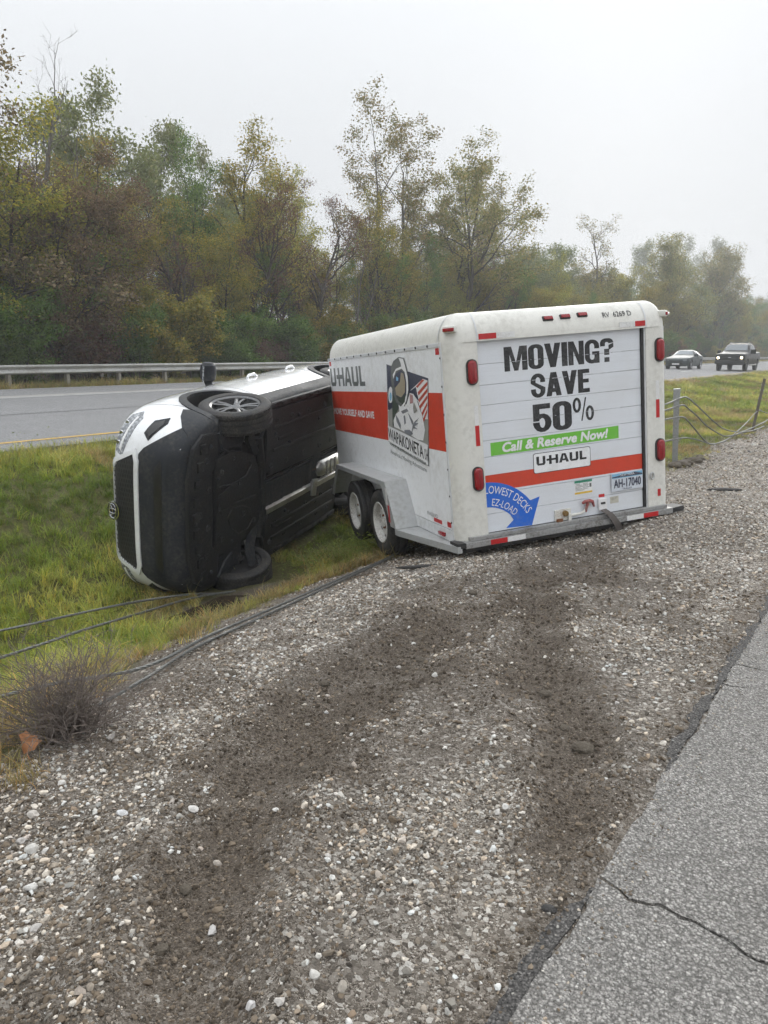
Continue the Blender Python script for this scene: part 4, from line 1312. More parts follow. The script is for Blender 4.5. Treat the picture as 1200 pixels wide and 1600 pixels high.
def ring_at(w_s, zb, w_m, zm, w_b, zbelt, w_r, zr):
    """closed cross-section, symmetric"""
    half = [(0, zb), (w_s * .55, zb), (w_s * .90, zb + .004), (w_s * .985, zb + .045), (w_s + (w_m - w_s) * .45, zb + (zm - zb) * .42), (w_m * .997, zb + (zm - zb) * .75), (w_m, zm),
            (w_m + (w_b - w_m) * .35, zm + (zbelt - zm) * .6), (w_b, zbelt), (w_b + (w_r - w_b) * .12, zbelt + (zr - zbelt) * .14), (w_b + (w_r - w_b) * .62, zbelt + (zr - zbelt) * .62),
            (w_r, zr - (zr - zbelt) * .12), (w_r * .86, zr - (zr - zbelt) * .02), (w_r * .5, zr), (0, zr)]
    full = half + [(-x, z) for x, z in half[-2:0:-1]]
    return full


def shell(stations, mat, cutters, mat_cut, sub=1, zbelly=.55):
    rings = [[(x, st[0], z) for x, z in ring_at(*st[1:])] for st in stations]
    mb = MB(); mb.loft(rings, cap=(True, True))
    me = mb.mesh('shell', [mat, mat_cut])
    o = bpy.data.objects.new('shell', me); COL.objects.link(o)
    if sub:
        md = o.modifiers.new('sub', 'SUBSURF'); md.levels = sub; md.render_levels = sub
    cobs = []
    for c in cutters:
        cm = c.mesh('cut', [mat, mat_cut])
        cm.polygons.foreach_set('material_index', [1] * len(cm.polygons))
        co = bpy.data.objects.new('cut', cm); COL.objects.link(co); cobs.append(co)
        b = o.modifiers.new('b', 'BOOLEAN'); b.operation = 'DIFFERENCE'; b.object = co; b.solver = 'EXACT'
    dg = bpy.context.evaluated_depsgraph_get()
    # solid without the cuts, for projecting parts on to it
    for m in o.modifiers:
        if m.type == 'BOOLEAN': m.show_viewport = False; m.show_render = False
    dg.update()
    solid = bpy.data.meshes.new_from_object(o.evaluated_get(dg))
    for m in o.modifiers:
        if m.type == 'BOOLEAN': m.show_viewport = True; m.show_render = True
    dg = bpy.context.evaluated_depsgraph_get(); dg.update()
    res = bpy.data.meshes.new_from_object(o.evaluated_get(dg))
    for q in cobs + [o]: bpy.data.objects.remove(q)
    bm = bmesh.new(); bm.from_mesh(solid)
    bvh = BVHTree.FromBMesh(bm); bm.free()
    for q in res.polygons:
        if q.normal.z < -.75 and q.center.z < zbelly: q.material_index = 1
    res.polygons.foreach_set('use_smooth', [True] * len(res.polygons))
    res.set_sharp_from_angle(angle=math.radians(38))
    return res, bvh


DIRS = {'front': (Vector((0, -1, 0)), lambda u, v: Vector((u, 4, v))), 'left': (Vector((1, 0, 0)), lambda u, v: Vector((-4, u, v))), 'right': (Vector((-1, 0, 0)), lambda u, v: Vector((4, u, v))),
        'top': (Vector((0, 0, -1)), lambda u, v: Vector((u, v, 4))), 'under': (Vector((0, 0, 1)), lambda u, v: Vector((u, v, -3))), 'rear': (Vector((0, 1, 0)), lambda u, v: Vector((u, -8, v)))}


def cast(bvh, view, u, v, off):
    d, mk = DIRS[view]
    p = mk(u, v)
    h, n, i, dist = bvh.ray_cast(p, d)
    if h is None:
        h, n, i, dist = bvh.find_nearest(p + d * (4 if view != 'rear' else 4.4))
    if n.dot(d) > 0: n = -n
    return h + n * off


def patch(bvh, poly, view, off=.004, size=.07, mb=None, mi=0, rim=.012):
    """a skin that follows the body: 2D outline laid on the shell along a view axis, with a folded rim"""
    bm = bmesh.new()
    vs = [bm.verts.new((u, v, 0)) for u, v in poly]
    try: bm.faces.new(vs)
    except ValueError: pass
    bmesh.ops.triangulate(bm, faces=bm.faces[:], quad_method='BEAUTY', ngon_method='EAR_CLIP')
    for _ in range(5):
        long = [e for e in bm.edges if e.calc_length() > size]
        if not long: break
        bmesh.ops.subdivide_edges(bm, edges=long, cuts=1)
        bmesh.ops.triangulate(bm, faces=bm.faces[:])
    bmesh.ops.recalc_face_normals(bm, faces=bm.faces[:])
    bnd = [e for e in bm.edges if e.is_boundary]
    ring = {}
    if rim > 0:
        r = bmesh.ops.extrude_edge_only(bm, edges=bnd)
        new = {v for v in r['geom'] if isinstance(v, bmesh.types.BMVert)}
    else: new = set()
    for v in bm.verts:
        v.co = cast(bvh, view, v.co.x, v.co.y, off - (rim if v in new else 0))
    mb = mb or MB()
    mb.bm(bm, mi)
    return mb


def ribbon(bvh, pts, view, w=.006, off=.002, mb=None):
    """thin strip along a line on the body (shut lines)"""
    mb = mb or MB()
    P = []
    for (a, b) in zip(pts[:-1], pts[1:]):
        n = max(2, int(math.hypot(b[0] - a[0], b[1] - a[1]) / .06))
        for k in range(n): P.append((a[0] + (b[0] - a[0]) * k / n, a[1] + (b[1] - a[1]) * k / n))
    P.append(pts[-1])
    A = []
    for k, (u, v) in enumerate(P):
        a, b = P[max(k - 1, 0)], P[min(k + 1, len(P) - 1)]
        tx, ty = b[0] - a[0], b[1] - a[1]; L = math.hypot(tx, ty) or 1
        nx, ny = -ty / L * w / 2, tx / L * w / 2
        A.append([cast(bvh, view, u - nx, v - ny, off), cast(bvh, view, u + nx, v + ny, off)])
    mb.loft(A, closed=False)
    return mb


def mirror2(poly): return [(-u, v) for u, v in poly][::-1]


M_CWHITE = worn('car_white', (.78, .79, .80), .22, dirt=(.35, .32, .28), amount=.22, scale=2.0, var=.02, coat=1.0)
M_CLAD = worn('car_cladding', (.024, .027, .032), .55, dirt=(.14, .13, .11), amount=.35, scale=4, bump=.08, var=.15, spec=.22)
M_UNDER = worn('car_underbody', (.012, .013, .015), .55, dirt=(.060, .054, .046), amount=.6, scale=6, bump=.6, var=.35, spec=.38)
M_WELL = worn('wheel_well', (.012, .012, .013), .8, dirt=(.06, .05, .04), amount=.5, scale=6, var=.3)
M_GRILL = worn('grille_black', (.012, .012, .013), .35, amount=.2, scale=6)
M_CHROME = worn('chrome', (.62, .63, .64), .18, 1.0, amount=.2, scale=8)
M_ALU = worn('heat_shield', (.46, .46, .45), .42, .85, dirt=(.13, .10, .07), amount=.6, scale=6, bump=.3, var=.25)
M_PIPE = worn('exhaust_pipe', (.13, .085, .06), .55, .7, dirt=(.05, .035, .025), amount=.7, scale=9, var=.4)
M_ALLOY = worn('alloy_dark', (.13, .133, .137), .3, .6, dirt=(.12, .10, .08), amount=.5, scale=9, var=.2)
def mat_glass(name, col=(.02, .025, .028)):
    t = NT(name); return t.done(col, .06, 0, None, .7)
M_GLASS = mat_glass('car_glass')
def mat_lamp():
    t = NT('headlamp_lens'); n = t.voro(40, 0)
    return t.done(t.mix(t.mapr(n, .2, .6), (.45, .47, .49), (.16, .17, .18)), .08, .2, t.bump(n, .004, .3), .8)
M_LAMP = mat_lamp()


def car_wheel(par, x, y, z, s, R=.34, hw=.112, steer=0.0, spokes=5, mat_rim=None, det=True):
    """tyre with grooves and sidewall, rim with split spokes; s = outward sign"""
    M = Matrix.Translation((x, y, z)) @ Matrix.Rotation(steer, 4, 'Z')
    c = R * .68
    prof = [(c, -hw * .80), (c + .012, -hw * .95), (c + .05, -hw), (R - .035, -hw * .98), (R - .010, -hw * .86), (R - .001, -hw * .70)]
    for g in (-.45, 0, .45):
        prof += [(R, g * hw - .022), (R, g * hw - .006), (R - .009, g * hw - .004), (R - .009, g * hw + .004), (R, g * hw + .006), (R, g * hw + .022)]
    prof += [(R - .001, hw * .70), (R - .010, hw * .86), (R - .035, hw * .98), (c + .05, hw), (c + .012, hw * .95), (c, hw * .80)]
    tb = MB().lathe(prof, 44, M=M)
    if det:
        for k in range(60):            # shoulder blocks
            a = 2 * math.pi * k / 60
            for e in (-1, 1):
                Mk = M @ Matrix.Rotation(a, 4, 'X')
                tb.box(e * hw * .70 - .012, e * hw * .70 + .014, -.006, .006, R - .012, R + .0025, M=Mk)
    w = tb.build('wheel', M_TYRE, par, 35)
    e = s * hw
    MB().lathe([(c + .004, -e * .8), (c - .02, -e * .7), (c - .028, e * .2), (c - .016, e * .78), (c + .002, e * .90), (c + .006, e * .84)], 40, M=M).build('rim', mat_rim or M_ALLOY, w, 40)
    MB().lathe([(0, -e * .1), (c * .96, -e * .1), (c * .96, -e * .06), (0, -e * .06)], 28, M=M).build('brake_disc', M_ALU, w, 40)
    MB().lathe([(.05, -e * .75), (c * .55, -e * .60), (c * .80, -e * .50), (c * .90, -e * .35), (c * .90, -e * .30), (.05, -e * .3)], 28, M=M).build('backing_plate', M_WELL, w, 40)
    sp = MB()
    for k in range(spokes):
        for dlt in (-.16, .16):
            a = 2 * math.pi * k / spokes + dlt
            Mk = M @ Matrix.Rotation(a, 4, 'X')
            A = []
            for t, wd in ((.05, .022), (.5, .014), (.97, .019)):
                rr = c * t + (0 if t > .1 else .02); xx = e * (.62 if t < .1 else .74 if t < .6 else .70)
                A.append([Mk @ Vector((xx, -wd, rr)), Mk @ Vector((xx + e * .06, 0, rr)), Mk @ Vector((xx, wd, rr)), Mk @ Vector((xx - e * .25, 0, rr))])
            sp.loft(A, cap=(True, True))
    sp.lathe([(0, e * .74), (.03, e * .74), (.055, e * .66), (.06, e * .3)], 16, M=M)
    sp.build('spokes', mat_rim or M_ALLOY, w, 30)
    return w


def build_suv():
    R3 = Matrix(((-.132, .253, -.958), (.052, -.964, -.262), (-.990, -.085, .114)))
    k, c0 = 1.05, Vector((0, 0, 1.5))
    Mw = Matrix.Translation(c0 + (Vector((-5.058, 4.936, .149)) - c0) * k) @ R3.to_quaternion().to_matrix().to_4x4() @ Matrix.Scale(k, 4)
    T = empty('overturned_car', 'white compact SUV lying on its side in the grassy ditch', 'car', matrix=Mw)
    B = lambda mb, n, m, par=T, sm=35, **k: mb.build(n, m, par, sm, **k)
    #        y     w_s   zb   w_m   zm   w_b  zbelt w_r   zr
    ST = [(.985, .30, .44, .34, .60, .30, .74, .22, .80), (.972, .46, .36, .50, .60, .46, .80, .34, .86), (.940, .58, .29, .62, .62, .58, .85, .46, .90), (.88, .66, .235, .72, .64, .67, .89, .56, .945),
          (.78, .745, .205, .80, .66, .755, .92, .62, .975), (.62, .82, .20, .865, .68, .825, .95, .66, 1.0), (.40, .855, .20, .90, .70, .865, .97, .68, 1.035), (.0, .865, .20, .915, .72, .88, .985, .70, 1.06),
          (-.45, .86, .20, .912, .72, .885, 1.0, .70, 1.09), (-.70, .86, .20, .910, .72, .887, 1.01, .70, 1.12), (-.86, .86, .20, .910, .72, .888, 1.015, .72, 1.22), (-1.30, .86, .20, .910, .72, .888, 1.02, .64, 1.50),
          (-1.75, .86, .20, .910, .72, .887, 1.025, .62, 1.61), (-2.3, .86, .20, .910, .72, .885, 1.03, .615, 1.635), (-2.85, .86, .21, .910, .73, .88, 1.04, .60, 1.60), (-3.15, .85, .24, .90, .74, .865, 1.05, .56, 1.53),
          (-3.36, .82, .28, .87, .75, .83, 1.05, .50, 1.30), (-3.47, .76, .33, .81, .75, .76, 1.0, .46, 1.08), (-3.52, .62, .40, .66, .72, .60, .92, .40, .96)]
    cut = []
    for s in (-1, 1):
        for y in (0.0, -2.64):
            cut.append(MB().lathe([(0, s * .50), (.395, s * .50), (.405, s * 1.2), (0, s * 1.2)], 36, M=Matrix.Translation((0, y, .33))))
    cut.append(MB().box(-.05, .26, -2.95, -.42, .05, .43))                       # exhaust tunnel
    body, bvh = shell(ST, M_CWHITE, cut, M_WELL, 1)
    obj('body', body, T)
    P = lambda poly, view, off=.004, **k: patch(bvh, poly, view, off, **k)
    # ---- front: lower plastic, grille with frame, badge, lamps, side pockets
    low = [(-.80, .16), (-.80, .30), (-.70, .44), (-.60, .585), (-.545, .625), (.545, .625), (.60, .585), (.70, .44), (.80, .30), (.80, .16), (.5, .2), (-.5, .2)]
    B(P(low, 'front', .006, size=.05), 'lower_bumper', M_CLAD)
    B(P([(-.52, .40), (-.46, .455), (.46, .455), (.52, .40), (.46, .385), (-.46, .385)], 'front', .010, size=.05), 'air_slot', M_GRILL)
    B(P([(-.60, .235), (-.60, .33), (.60, .33), (.60, .235)], 'front', .018, size=.05), 'skid_lip', M_CLAD)
    gr = [(-.535, .675), (-.44, .85), (-.36, .885), (.36, .885), (.44, .85), (.535, .675), (.47, .655), (-.47, .655)]
    go = B(P(gr, 'front', .005, size=.04), 'grille', M_GRILL)
    hexm = MB()
    from mathutils.geometry import intersect_point_tri_2d
    def inside(u, v, poly):
        c = False; j = len(poly) - 1
        for i in range(len(poly)):
            if (poly[i][1] > v) != (poly[j][1] > v) and u < (poly[j][0] - poly[i][0]) * (v - poly[i][1]) / (poly[j][1] - poly[i][1]) + poly[i][0]: c = not c
            j = i
        return c
    for i in range(-13, 14):
        for j in range(0, 9):
            u, v = i * .042, .665 + j * .026 + (.013 if i % 2 else 0)
            if not inside(u, v, gr): continue
            o1 = [(u + .027 * math.cos(a), v + .0155 * math.sin(a)) for a in np.linspace(0, 2 * math.pi, 7)[:-1]]
            i1 = [(u + .019 * math.cos(a), v + .0095 * math.sin(a)) for a in np.linspace(0, 2 * math.pi, 7)[:-1]]
            vs = [cast(bvh, 'front', *q, .016) for q in o1 + i1]
            hexm.add(vs, [(k, (k + 1) % 6, 6 + (k + 1) % 6, 6 + k) for k in range(6)])
    B(hexm, 'grille_mesh', worn('grille_mesh', (.035, .036, .038), .4), go)
    fr = MB()
    go_ = [(-.585, .660), (-.470, .878), (-.37, .918), (.37, .918), (.470, .878), (.585, .660), (.485, .612), (-.485, .612)]
    for k in range(8):
        a, b, c, d = go_[k], go_[(k + 1) % 8], gr[(k + 1) % 8], gr[k]
        patch(bvh, [a, b, c, d], 'front', .020, .05, fr, rim=.02)
    B(fr, 'grille_frame', M_CWHITE)
    bd = cast(bvh, 'front', 0, .862, .030)
    Mb = Matrix.Translation(bd) @ Matrix.Rotation(.10, 4, 'X') @ Matrix.Scale(1.25, 4)
    bg = B(MB().lathe([(0, 0), (.066, 0), (.072, .006), (.072, .014), (.062, .016), (.058, .010), (0, .010)], 28, M=Mb @ Matrix.Rotation(0, 4, 'X') @ Matrix.Diagonal((1, 1, .78, 1)), axis='y'), 'badge', M_CHROME)
    em = MB()
    def ell(cx, cz, rx, rz, r=.005):
        em.tube([Mb @ Vector((cx + rx * math.cos(a), .018, cz + rz * math.sin(a))) for a in np.linspace(0, 2 * math.pi, 22)], r, 6)
    ell(0, 0, .052, .034); ell(0, 0, .018, .033); ell(0, .014, .036, .013)
    B(em, 'badge_mark', M_CHROME, bg)
    B(MB().lathe([(0, .0112), (.056, .0112), (.056, .0105), (0, .0105)], 24, M=Mb @ Matrix.Diagonal((1, 1, .78, 1)), axis='y'), 'badge_field', M_GRILL, bg)
    for s in (-1, 1):
        fl = (lambda p: p) if s < 0 else mirror2
        hl = fl([(-.50, .800), (-.53, .880), (-.66, .895), (-.80, .890), (-.835, .80), (-.80, .735), (-.66, .755)])
        h = B(P(hl, 'front', .006, size=.05), 'headlamp', M_LAMP)
        B(P(fl([(-.54, .815), (-.56, .835), (-.80, .80), (-.80, .782)]), 'front', .010, size=.05, rim=.006), 'light_bar', M_PWHITE, h)
        for k in range(3):
            u, v = s * (.60 + .075 * k), .862
            q = cast(bvh, 'front', u, v, .007)
            B(MB().lathe([(0, .003), (.018, .002), (.022, -.004)], 14, M=Matrix.Translation(q), axis='y'), 'lamp_unit', M_CHROME, h)
        # dark pocket with mesh at the bumper corner
        pk = fl([(-.66, .560), (-.71, .625), (-.80, .60), (-.825, .50), (-.79, .475)])
        B(P(pk, 'front', .007, size=.04), 'bumper_pocket', M_CLAD)
        pk2 = fl([(-.685, .560), (-.72, .605), (-.785, .585), (-.805, .51), (-.78, .497)])
        B(P(pk2, 'front', .012, size=.04, rim=.004), 'pocket_mesh', M_GRILL)
        sd = 'left' if s < 0 else 'right'
        # arch cladding rings
        for yc in (0.0, -2.64):
            ac = MB()
            n = 16
            for k in range(n):
                a, b = math.radians(-22 + 224 * k / n), math.radians(-22 + 224 * (k + 1) / n)
                q = [(yc + r_ * math.cos(t_), .33 + r_ * math.sin(t_)) for r_, t_ in ((.397, a), (.397, b), (.470, b), (.470, a))]
                patch(bvh, q, sd, .014, .06, ac, rim=.03)
            B(ac, 'arch_cladding', M_CLAD)
        B(P([(.40, .19), (.44, .40), (.50, .50), (.62, .44), (.74, .34), (.80, .19)], sd, .010, size=.05), 'corner_cladding', M_CLAD)
        B(P([(-.39, .19), (-.43, .36), (-2.21, .38), (-2.25, .19)], sd, .012, size=.08), 'sill_cladding', M_CLAD)
        B(P([(-3.04, .22), (-3.10, .45), (-3.42, .48), (-3.42, .25)], sd, .010, size=.08), 'rear_cladding', M_CLAD)
        # doors: shut lines, handles, glass
        for pts in ([(-.56, .38), (-.60, .80), (-.66, 1.00)], [(-1.56, .38), (-1.56, 1.02)], [(-2.20, .62), (-2.42, .95), (-2.44, 1.03)], [(-.58, .40), (-2.20, .42)], [(.42, .52), (.50, .86)]):
            B(ribbon(bvh, pts, sd), 'shut_line', M_BLACK)
        for y in (-1.35, -2.25):
            q = cast(bvh, sd, y, .90, .030)
            hb = MB().tube([q + Vector((-s * .028, .10, 0)), q + Vector((0, .06, .004)), q + Vector((0, -.06, .004)), q + Vector((-s * .028, -.10, 0))], [.014, .016, .016, .014], 8)
            B(hb, 'door_handle', M_CWHITE)
        for g in ([(-.98, 1.06), (-1.36, 1.40), (-1.56, 1.49), (-1.56, 1.06)], [(-1.61, 1.06), (-1.61, 1.50), (-2.38, 1.52), (-2.44, 1.07)], [(-2.52, 1.10), (-2.50, 1.50), (-2.74, 1.47), (-3.0, 1.18)]):
            B(P(g, sd, .004, size=.08), 'side_window', M_GLASS)
        # mirror
        q = cast(bvh, sd, -.74, 1.04, 0) - Vector((s * .05, 0, 0))
        mr = MB(); A = []
        for t_, ww, hh in ((.05, .030, .022), (.09, .045, .04), (.12, .070, .075), (.20, .080, .085), (.27, .070, .075), (.295, .045, .05)):
            A.append([(q.x + s * t_, q.y - .02 + ww * math.cos(a) * 1.15, q.z + .045 + hh * math.sin(a)) for a in np.linspace(0, 2 * math.pi, 15)[:-1]])
        mr.loft(A, cap=(True, True))
        mo = B(mr, 'door_mirror', M_CLAD)
        B(MB().tube([(q.x - s * .06, q.y + .01, q.z - .02), (q.x + s * .03, q.y, q.z + .005), (q.x + s * .10, q.y - .01, q.z + .03)], [.040, .030, .035], 10), 'mirror_foot', M_CLAD, mo)
        B(MB().tube([(q.x + s * .10, q.y + .075, q.z + .045), (q.x + s * .27, q.y + .065, q.z + .045)], [.010, .010], 6), 'turn_signal', M_LAMP, mo)
        B(P(fl([(-.62, .86), (-.70, 1.0), (-.80, .98), (-.80, .82)]), 'rear', .006, size=.06), 'tail_lamp', M_LENS)
        rl = MB().tube([cast(bvh, 'top', s * .56, y, .012 if abs(y + 2.15) > .78 else .045) for y in np.linspace(-1.35, -2.95, 12)], .016, 8)
        B(rl, 'roof_rail', M_BLACK)
    B(P([(-.72, -.80), (.72, -.80), (.58, -1.40), (-.58, -1.40)], 'top', .004, size=.1), 'windscreen', M_GLASS)
    B(P([(-.55, 1.08), (-.46, 1.45), (.46, 1.45), (.55, 1.08)], 'rear', .004, size=.1), 'rear_window', M_GLASS)
    B(ribbon(bvh, [(-.50, .86), (-.68, .60), (-.74, -.2), (-.74, -.72)], 'top'), 'shut_line', M_BLACK)
    B(ribbon(bvh, [(.50, .86), (.68, .60), (.74, -.2), (.74, -.72)], 'top'), 'shut_line', M_BLACK)

    # ---- underside
    def plate(poly, z0, z1, name='under_panel', mat=M_UNDER, par=T, bev=.008):
        bm = bmesh.new()
        f = bm.faces.new([bm.verts.new((x, y, z1)) for x, y in poly])
        r = bmesh.ops.extrude_face_region(bm, geom=[f])
        for v in r['geom']:
            if isinstance(v, bmesh.types.BMVert): v.co.z = z0
        bmesh.ops.recalc_face_normals(bm, faces=bm.faces[:])
        bmesh.ops.bevel(bm, geom=[e for e in bm.edges if all(v.co.z < (z0 + z1) / 2 for v in e.verts)], offset=bev, segments=2, affect='EDGES')
        return B(MB().bm(bm), name, mat, par)
    def dimple(par, x, y, r, z, up=False, el=1.0, ang=0):
        """pressed bolt hole: raised ring with a dark pit"""
        M = Matrix.Translation((x, y, z)) @ Matrix.Rotation(ang, 4, 'Z') @ Matrix.Diagonal((el, 1, 1, 1))
        B(MB().lathe([(r * 1.5, .002), (r * 1.35, -.007), (r, -.008), (r * .7, .004), (0, .006)], 14, M=M, axis='z'), 'pressing', M_UNDER, par)
    # bumper undertray with ribs
    tray = plate([(-.72, .66), (-.62, .80), (-.35, .885), (.35, .885), (.62, .80), (.72, .66), (.70, .44), (.40, .44), (.36, .52), (-.36, .52), (-.40, .44), (-.70, .44)], .176, .215, 'bumper_undertray')
    for k in range(9):
        x = -.60 + .15 * k
        y = .80 - .12 * (abs(x) / .6) ** 2
        B(MB().box(x - .045, x + .045, y - .05, y + .035, .155, .180, bev=.010), 'tray_rib', M_UNDER, tray)
    for x, y in ((-.48, .62), (-.2, .58), (.15, .60), (.42, .63), (0, .72)): dimple(tray, x, y, .022, .175)
    # engine cover
    eng = plate([(-.46, .50), (.44, .50), (.50, .30), (.44, -.06), (.34, -.34), (-.06, -.36), (-.20, -.28), (-.38, -.16), (-.44, .02), (-.50, .30)], .160, .22, 'engine_cover')
    for x, y, r in ((-.33, .40, .02), (-.30, -.08, .022), (.32, .40, .02), (.30, -.18, .022), (.02, .44, .018), (-.16, .10, .02), (.18, .02, .02)): dimple(eng, x, y, r, .159)
    cr = MB().prism([(.24 * math.cos(a) * .55 - .04, .34 + .19 * math.sin(a)) for a in np.linspace(-math.pi * .9, math.pi * .1, 10)] + [(.06, .42), (-.12, .46)], 'z', .150, .162)
    B(cr, 'cover_bulge', M_UNDER, eng)
    hp = [(.06, .22), (.09, .04), (.16, -.10), (.28, -.16), (.36, -.06), (.36, .10), (.27, .24), (.14, .30)]
    ring = MB().tube([(x, y, .158) for x, y in hp + hp[:1]], .006, 6)
    B(ring, 'service_hatch', M_UNDER, eng)
    B(MB().tube([(-.20, .44, .157), (-.17, .22, .155), (-.20, -.02, .157), (-.30, -.12, .158)], .009, 6), 'cover_ridge', M_UNDER, eng)
    B(MB().tube([(.02, .46, .157), (.04, .28, .150), (.02, .20, .150), (.05, -.2, .157)], .008, 6), 'cover_ridge', M_UNDER, eng)
    # floor panels left and right of the tunnel, with stiffening ribs
    for x0, x1, s in ((-.76, -.075, -1), (.335, .76, 1)):
        fp = plate([(x0, -.50), (x0 + .08, -.42), (x1 - .06, -.40), (x1, -.48), (x1, -2.15), (x0, -2.12)], .170, .215, 'floor_panel')
        for fx in ((.28, .62) if s < 0 else (.35, .70)):
            xx = x0 + (x1 - x0) * fx
            B(MB().box(xx - .022, xx + .022, -2.08, -.55, .155, .175, bev=.010), 'floor_rib', M_UNDER, fp)
        for y in (-.62, -.95, -1.35, -1.75, -2.05):
            dimple(fp, x0 + .12, y, .020, .169); dimple(fp, x1 - .10, y + .1, .022, .169)
        B(MB().box(x0 + (x1 - x0) * .44, x0 + (x1 - x0) * .50, -1.0, -.66, .160, .173, M=Matrix.Identity(4), bev=.006), 'floor_slot', M_WELL, fp)
        sm = MB()
        B(sm.box(s * .80 - .028, s * .80 + .028, -2.2, -.40, .168, .215, bev=.008), 'sill_flange', M_UNDER)
        for k in range(8):
            yy = -.55 - .21 * k
            B(MB().box(s * .80 - .018, s * .80 + .018, yy - .05, yy + .05, .160, .172, bev=.005), 'jacking_pad', M_UNDER)
    # exhaust in its tunnel
    B(MB().loft([[(-.046, y, .19), (-.040, y, .36), (.02, y, .415), (.17, y, .415), (.245, y, .36), (.256, y, .19), (.275, y, .164), (.33, y, .163)] for y in (-.44, -.9, -1.3, -1.7, -2.0, -2.92)], closed=False), 'heat_shield', M_ALU)
    B(MB().tube([(.09, -.30, .24), (.10, -.62, .265), (.11, -.75, .27), (.11, -1.0, .27), (.115, -1.25, .27), (.12, -1.55, .25), (.13, -1.75, .22)], [.035, .035, .062, .066, .060, .036, .036], 12), 'exhaust_pipe', M_PIPE)
    B(MB().tube([(.11, -.70, .268), (.11, -.78, .268)], [.075, .075], 12), 'clamp', M_ALU)
    mf = MB(); A = []
    for y, k in ((-1.66, .3), (-1.70, .8), (-1.78, 1), (-2.20, 1), (-2.27, .8), (-2.30, .3)):
        A.append([(.14 + .105 * k * math.cos(a), y, .20 + .060 * k * math.sin(a)) for a in np.linspace(0, 2 * math.pi, 17)[:-1]])
    mf.loft(A, cap=(True, True)); mo = B(mf, 'silencer', worn('silencer', (.62, .62, .60), .35, .9, amount=.3, scale=6, bump=.2))
    for y in (-1.84, -1.95, -2.06): B(MB().box(.05, .23, y - .018, y + .018, .128, .150, bev=.008), 'silencer_ridge', M_ALU, mo)
    B(MB().box(-.10, .10, -1.62, -1.50, .14, .17, bev=.01, M=Matrix.Rotation(.2, 4, 'Z')), 'hanger', M_ALU)
    # lines, clips and scuffed edges along the floor
    for x_, y_ in ((-.60, .56), (-.30, .78), (.05, .80), (.36, .76), (.60, .56), (-.42, .20), (.40, .22), (-.28, .46), (.26, .46), (-.5, -.6), (-.62, -1.1), (-.5, -1.6), (.5, -.6), (.62, -1.1), (.5, -1.6), (-.36, -.9), (.40, -.85), (0, -.30), (-.2, -.2)):
        B(MB().lathe([(0, -.016), (.010, -.014), (.013, -.006), (.022, -.004), (.022, .01)], 10, M=Matrix.Translation((x_, y_, .162)), axis='z'), 'bolt', M_CLAD)
    for pts, r_ in (([(-.70, .44, .17), (-.55, .40, .16), (-.50, .30, .165)], .012), ([(.70, .44, .17), (.58, .36, .16), (.52, .22, .165)], .012), ([(-.44, -.20, .18), (-.56, -.34, .17), (-.70, -.42, .175)], .016), ([(.44, -.24, .18), (.56, -.36, .17), (.70, -.42, .175)], .016)):
        B(MB().tube(pts, r_, 8), 'splash_lip', M_CLAD)
    # front subframe and suspension
    B(MB().tube([(-.52, -.28, .19), (-.2, -.33, .17), (.2, -.35, .17), (.52, -.28, .19)], [.05, .045, .045, .05], 10), 'subframe', M_UNDER)
    for s in (-1, 1):
        DR = -.075 if s < 0 else -.12
        z = .30 + DR
        B(MB().loft([[(s * .36, -.30, .17), (s * .36, -.18, .17), (s * .36, -.18, .22), (s * .36, -.30, .22)], [(s * .55, -.12, .17 + DR * .5), (s * .55, .0, .17 + DR * .5), (s * .55, .0, .215 + DR * .5), (s * .55, -.12, .215 + DR * .5)], [(s * .70, -.03, .16 + DR), (s * .70, .05, .16 + DR), (s * .70, .05, .20 + DR), (s * .70, -.03, .20 + DR)]], cap=(True, True)), 'control_arm', M_CLAD)
        B(MB().tube([(s * .30, .0, .33), (s * .45, .0, .32), (s * .50, .0, .31), (s * .68, .02, z)], [.02, .045, .022, .03], 10), 'drive_shaft', M_WELL)
        B(MB().tube([(s * .42, -.12, .25), (s * .70, -.10, z - .02)], .012, 8), 'track_rod', M_ALU)
        B(MB().tube([(s * .66, .02, z), (s * .60, .01, .62), (s * .57, .0, .70)], [.035, .055, .05], 10), 'strut', M_WELL)
        car_wheel(T, s * .79, 0.0 + .01, .34 + DR, s, steer=math.radians(-9))
        car_wheel(T, s * .80, -2.64, .31, s, det=False)
        B(MB().tube([(s * .35, -2.3, .24), (s * .68, -2.60, .27)], [.03, .035], 8), 'trailing_arm', M_UNDER)
    B(MB().tube([(-.66, -2.64, .28), (.66, -2.64, .28)], [.045, .045], 10), 'rear_axle', M_UNDER)
    plate([(-.6, -2.95), (.6, -2.95), (.55, -3.36), (-.55, -3.36)], .25, .30, 'rear_undertray')
    return T


build_suv()


# ------------------------------------------------------------------ traffic on the far carriageway
def traffic(name, label, cat, loc, rot, ST, paint, axle, R, tr, detail):
    T = empty(name, label, cat, matrix=Matrix.Translation(loc) @ Matrix.Rotation(rot, 4, 'Z'))
    cut = []
    for s in (-1, 1):
        for y in (0.0, -axle):
            cut.append(MB().lathe([(0, s * (tr - .30)), (R * 1.16, s * (tr - .30)), (R * 1.18, s * 1.4), (0, s * 1.4)], 24, M=Matrix.Translation((0, y, R))))
    body, bvh = shell(ST, paint, cut, M_WELL, 1)
    obj('body', body, T)
    for s in (-1, 1):
        for y in (0.0, -axle): car_wheel(T, s * tr, y, R, s, R=R, hw=.12, det=False, mat_rim=M_CHROME if cat == 'car' else M_ALLOY)
    B = lambda mb, n, m, par=T, sm=35, **k: mb.build(n, m, par, sm, **k)
    detail(T, B, bvh)
    return T


def road_at(x): return road_z(x) + .002


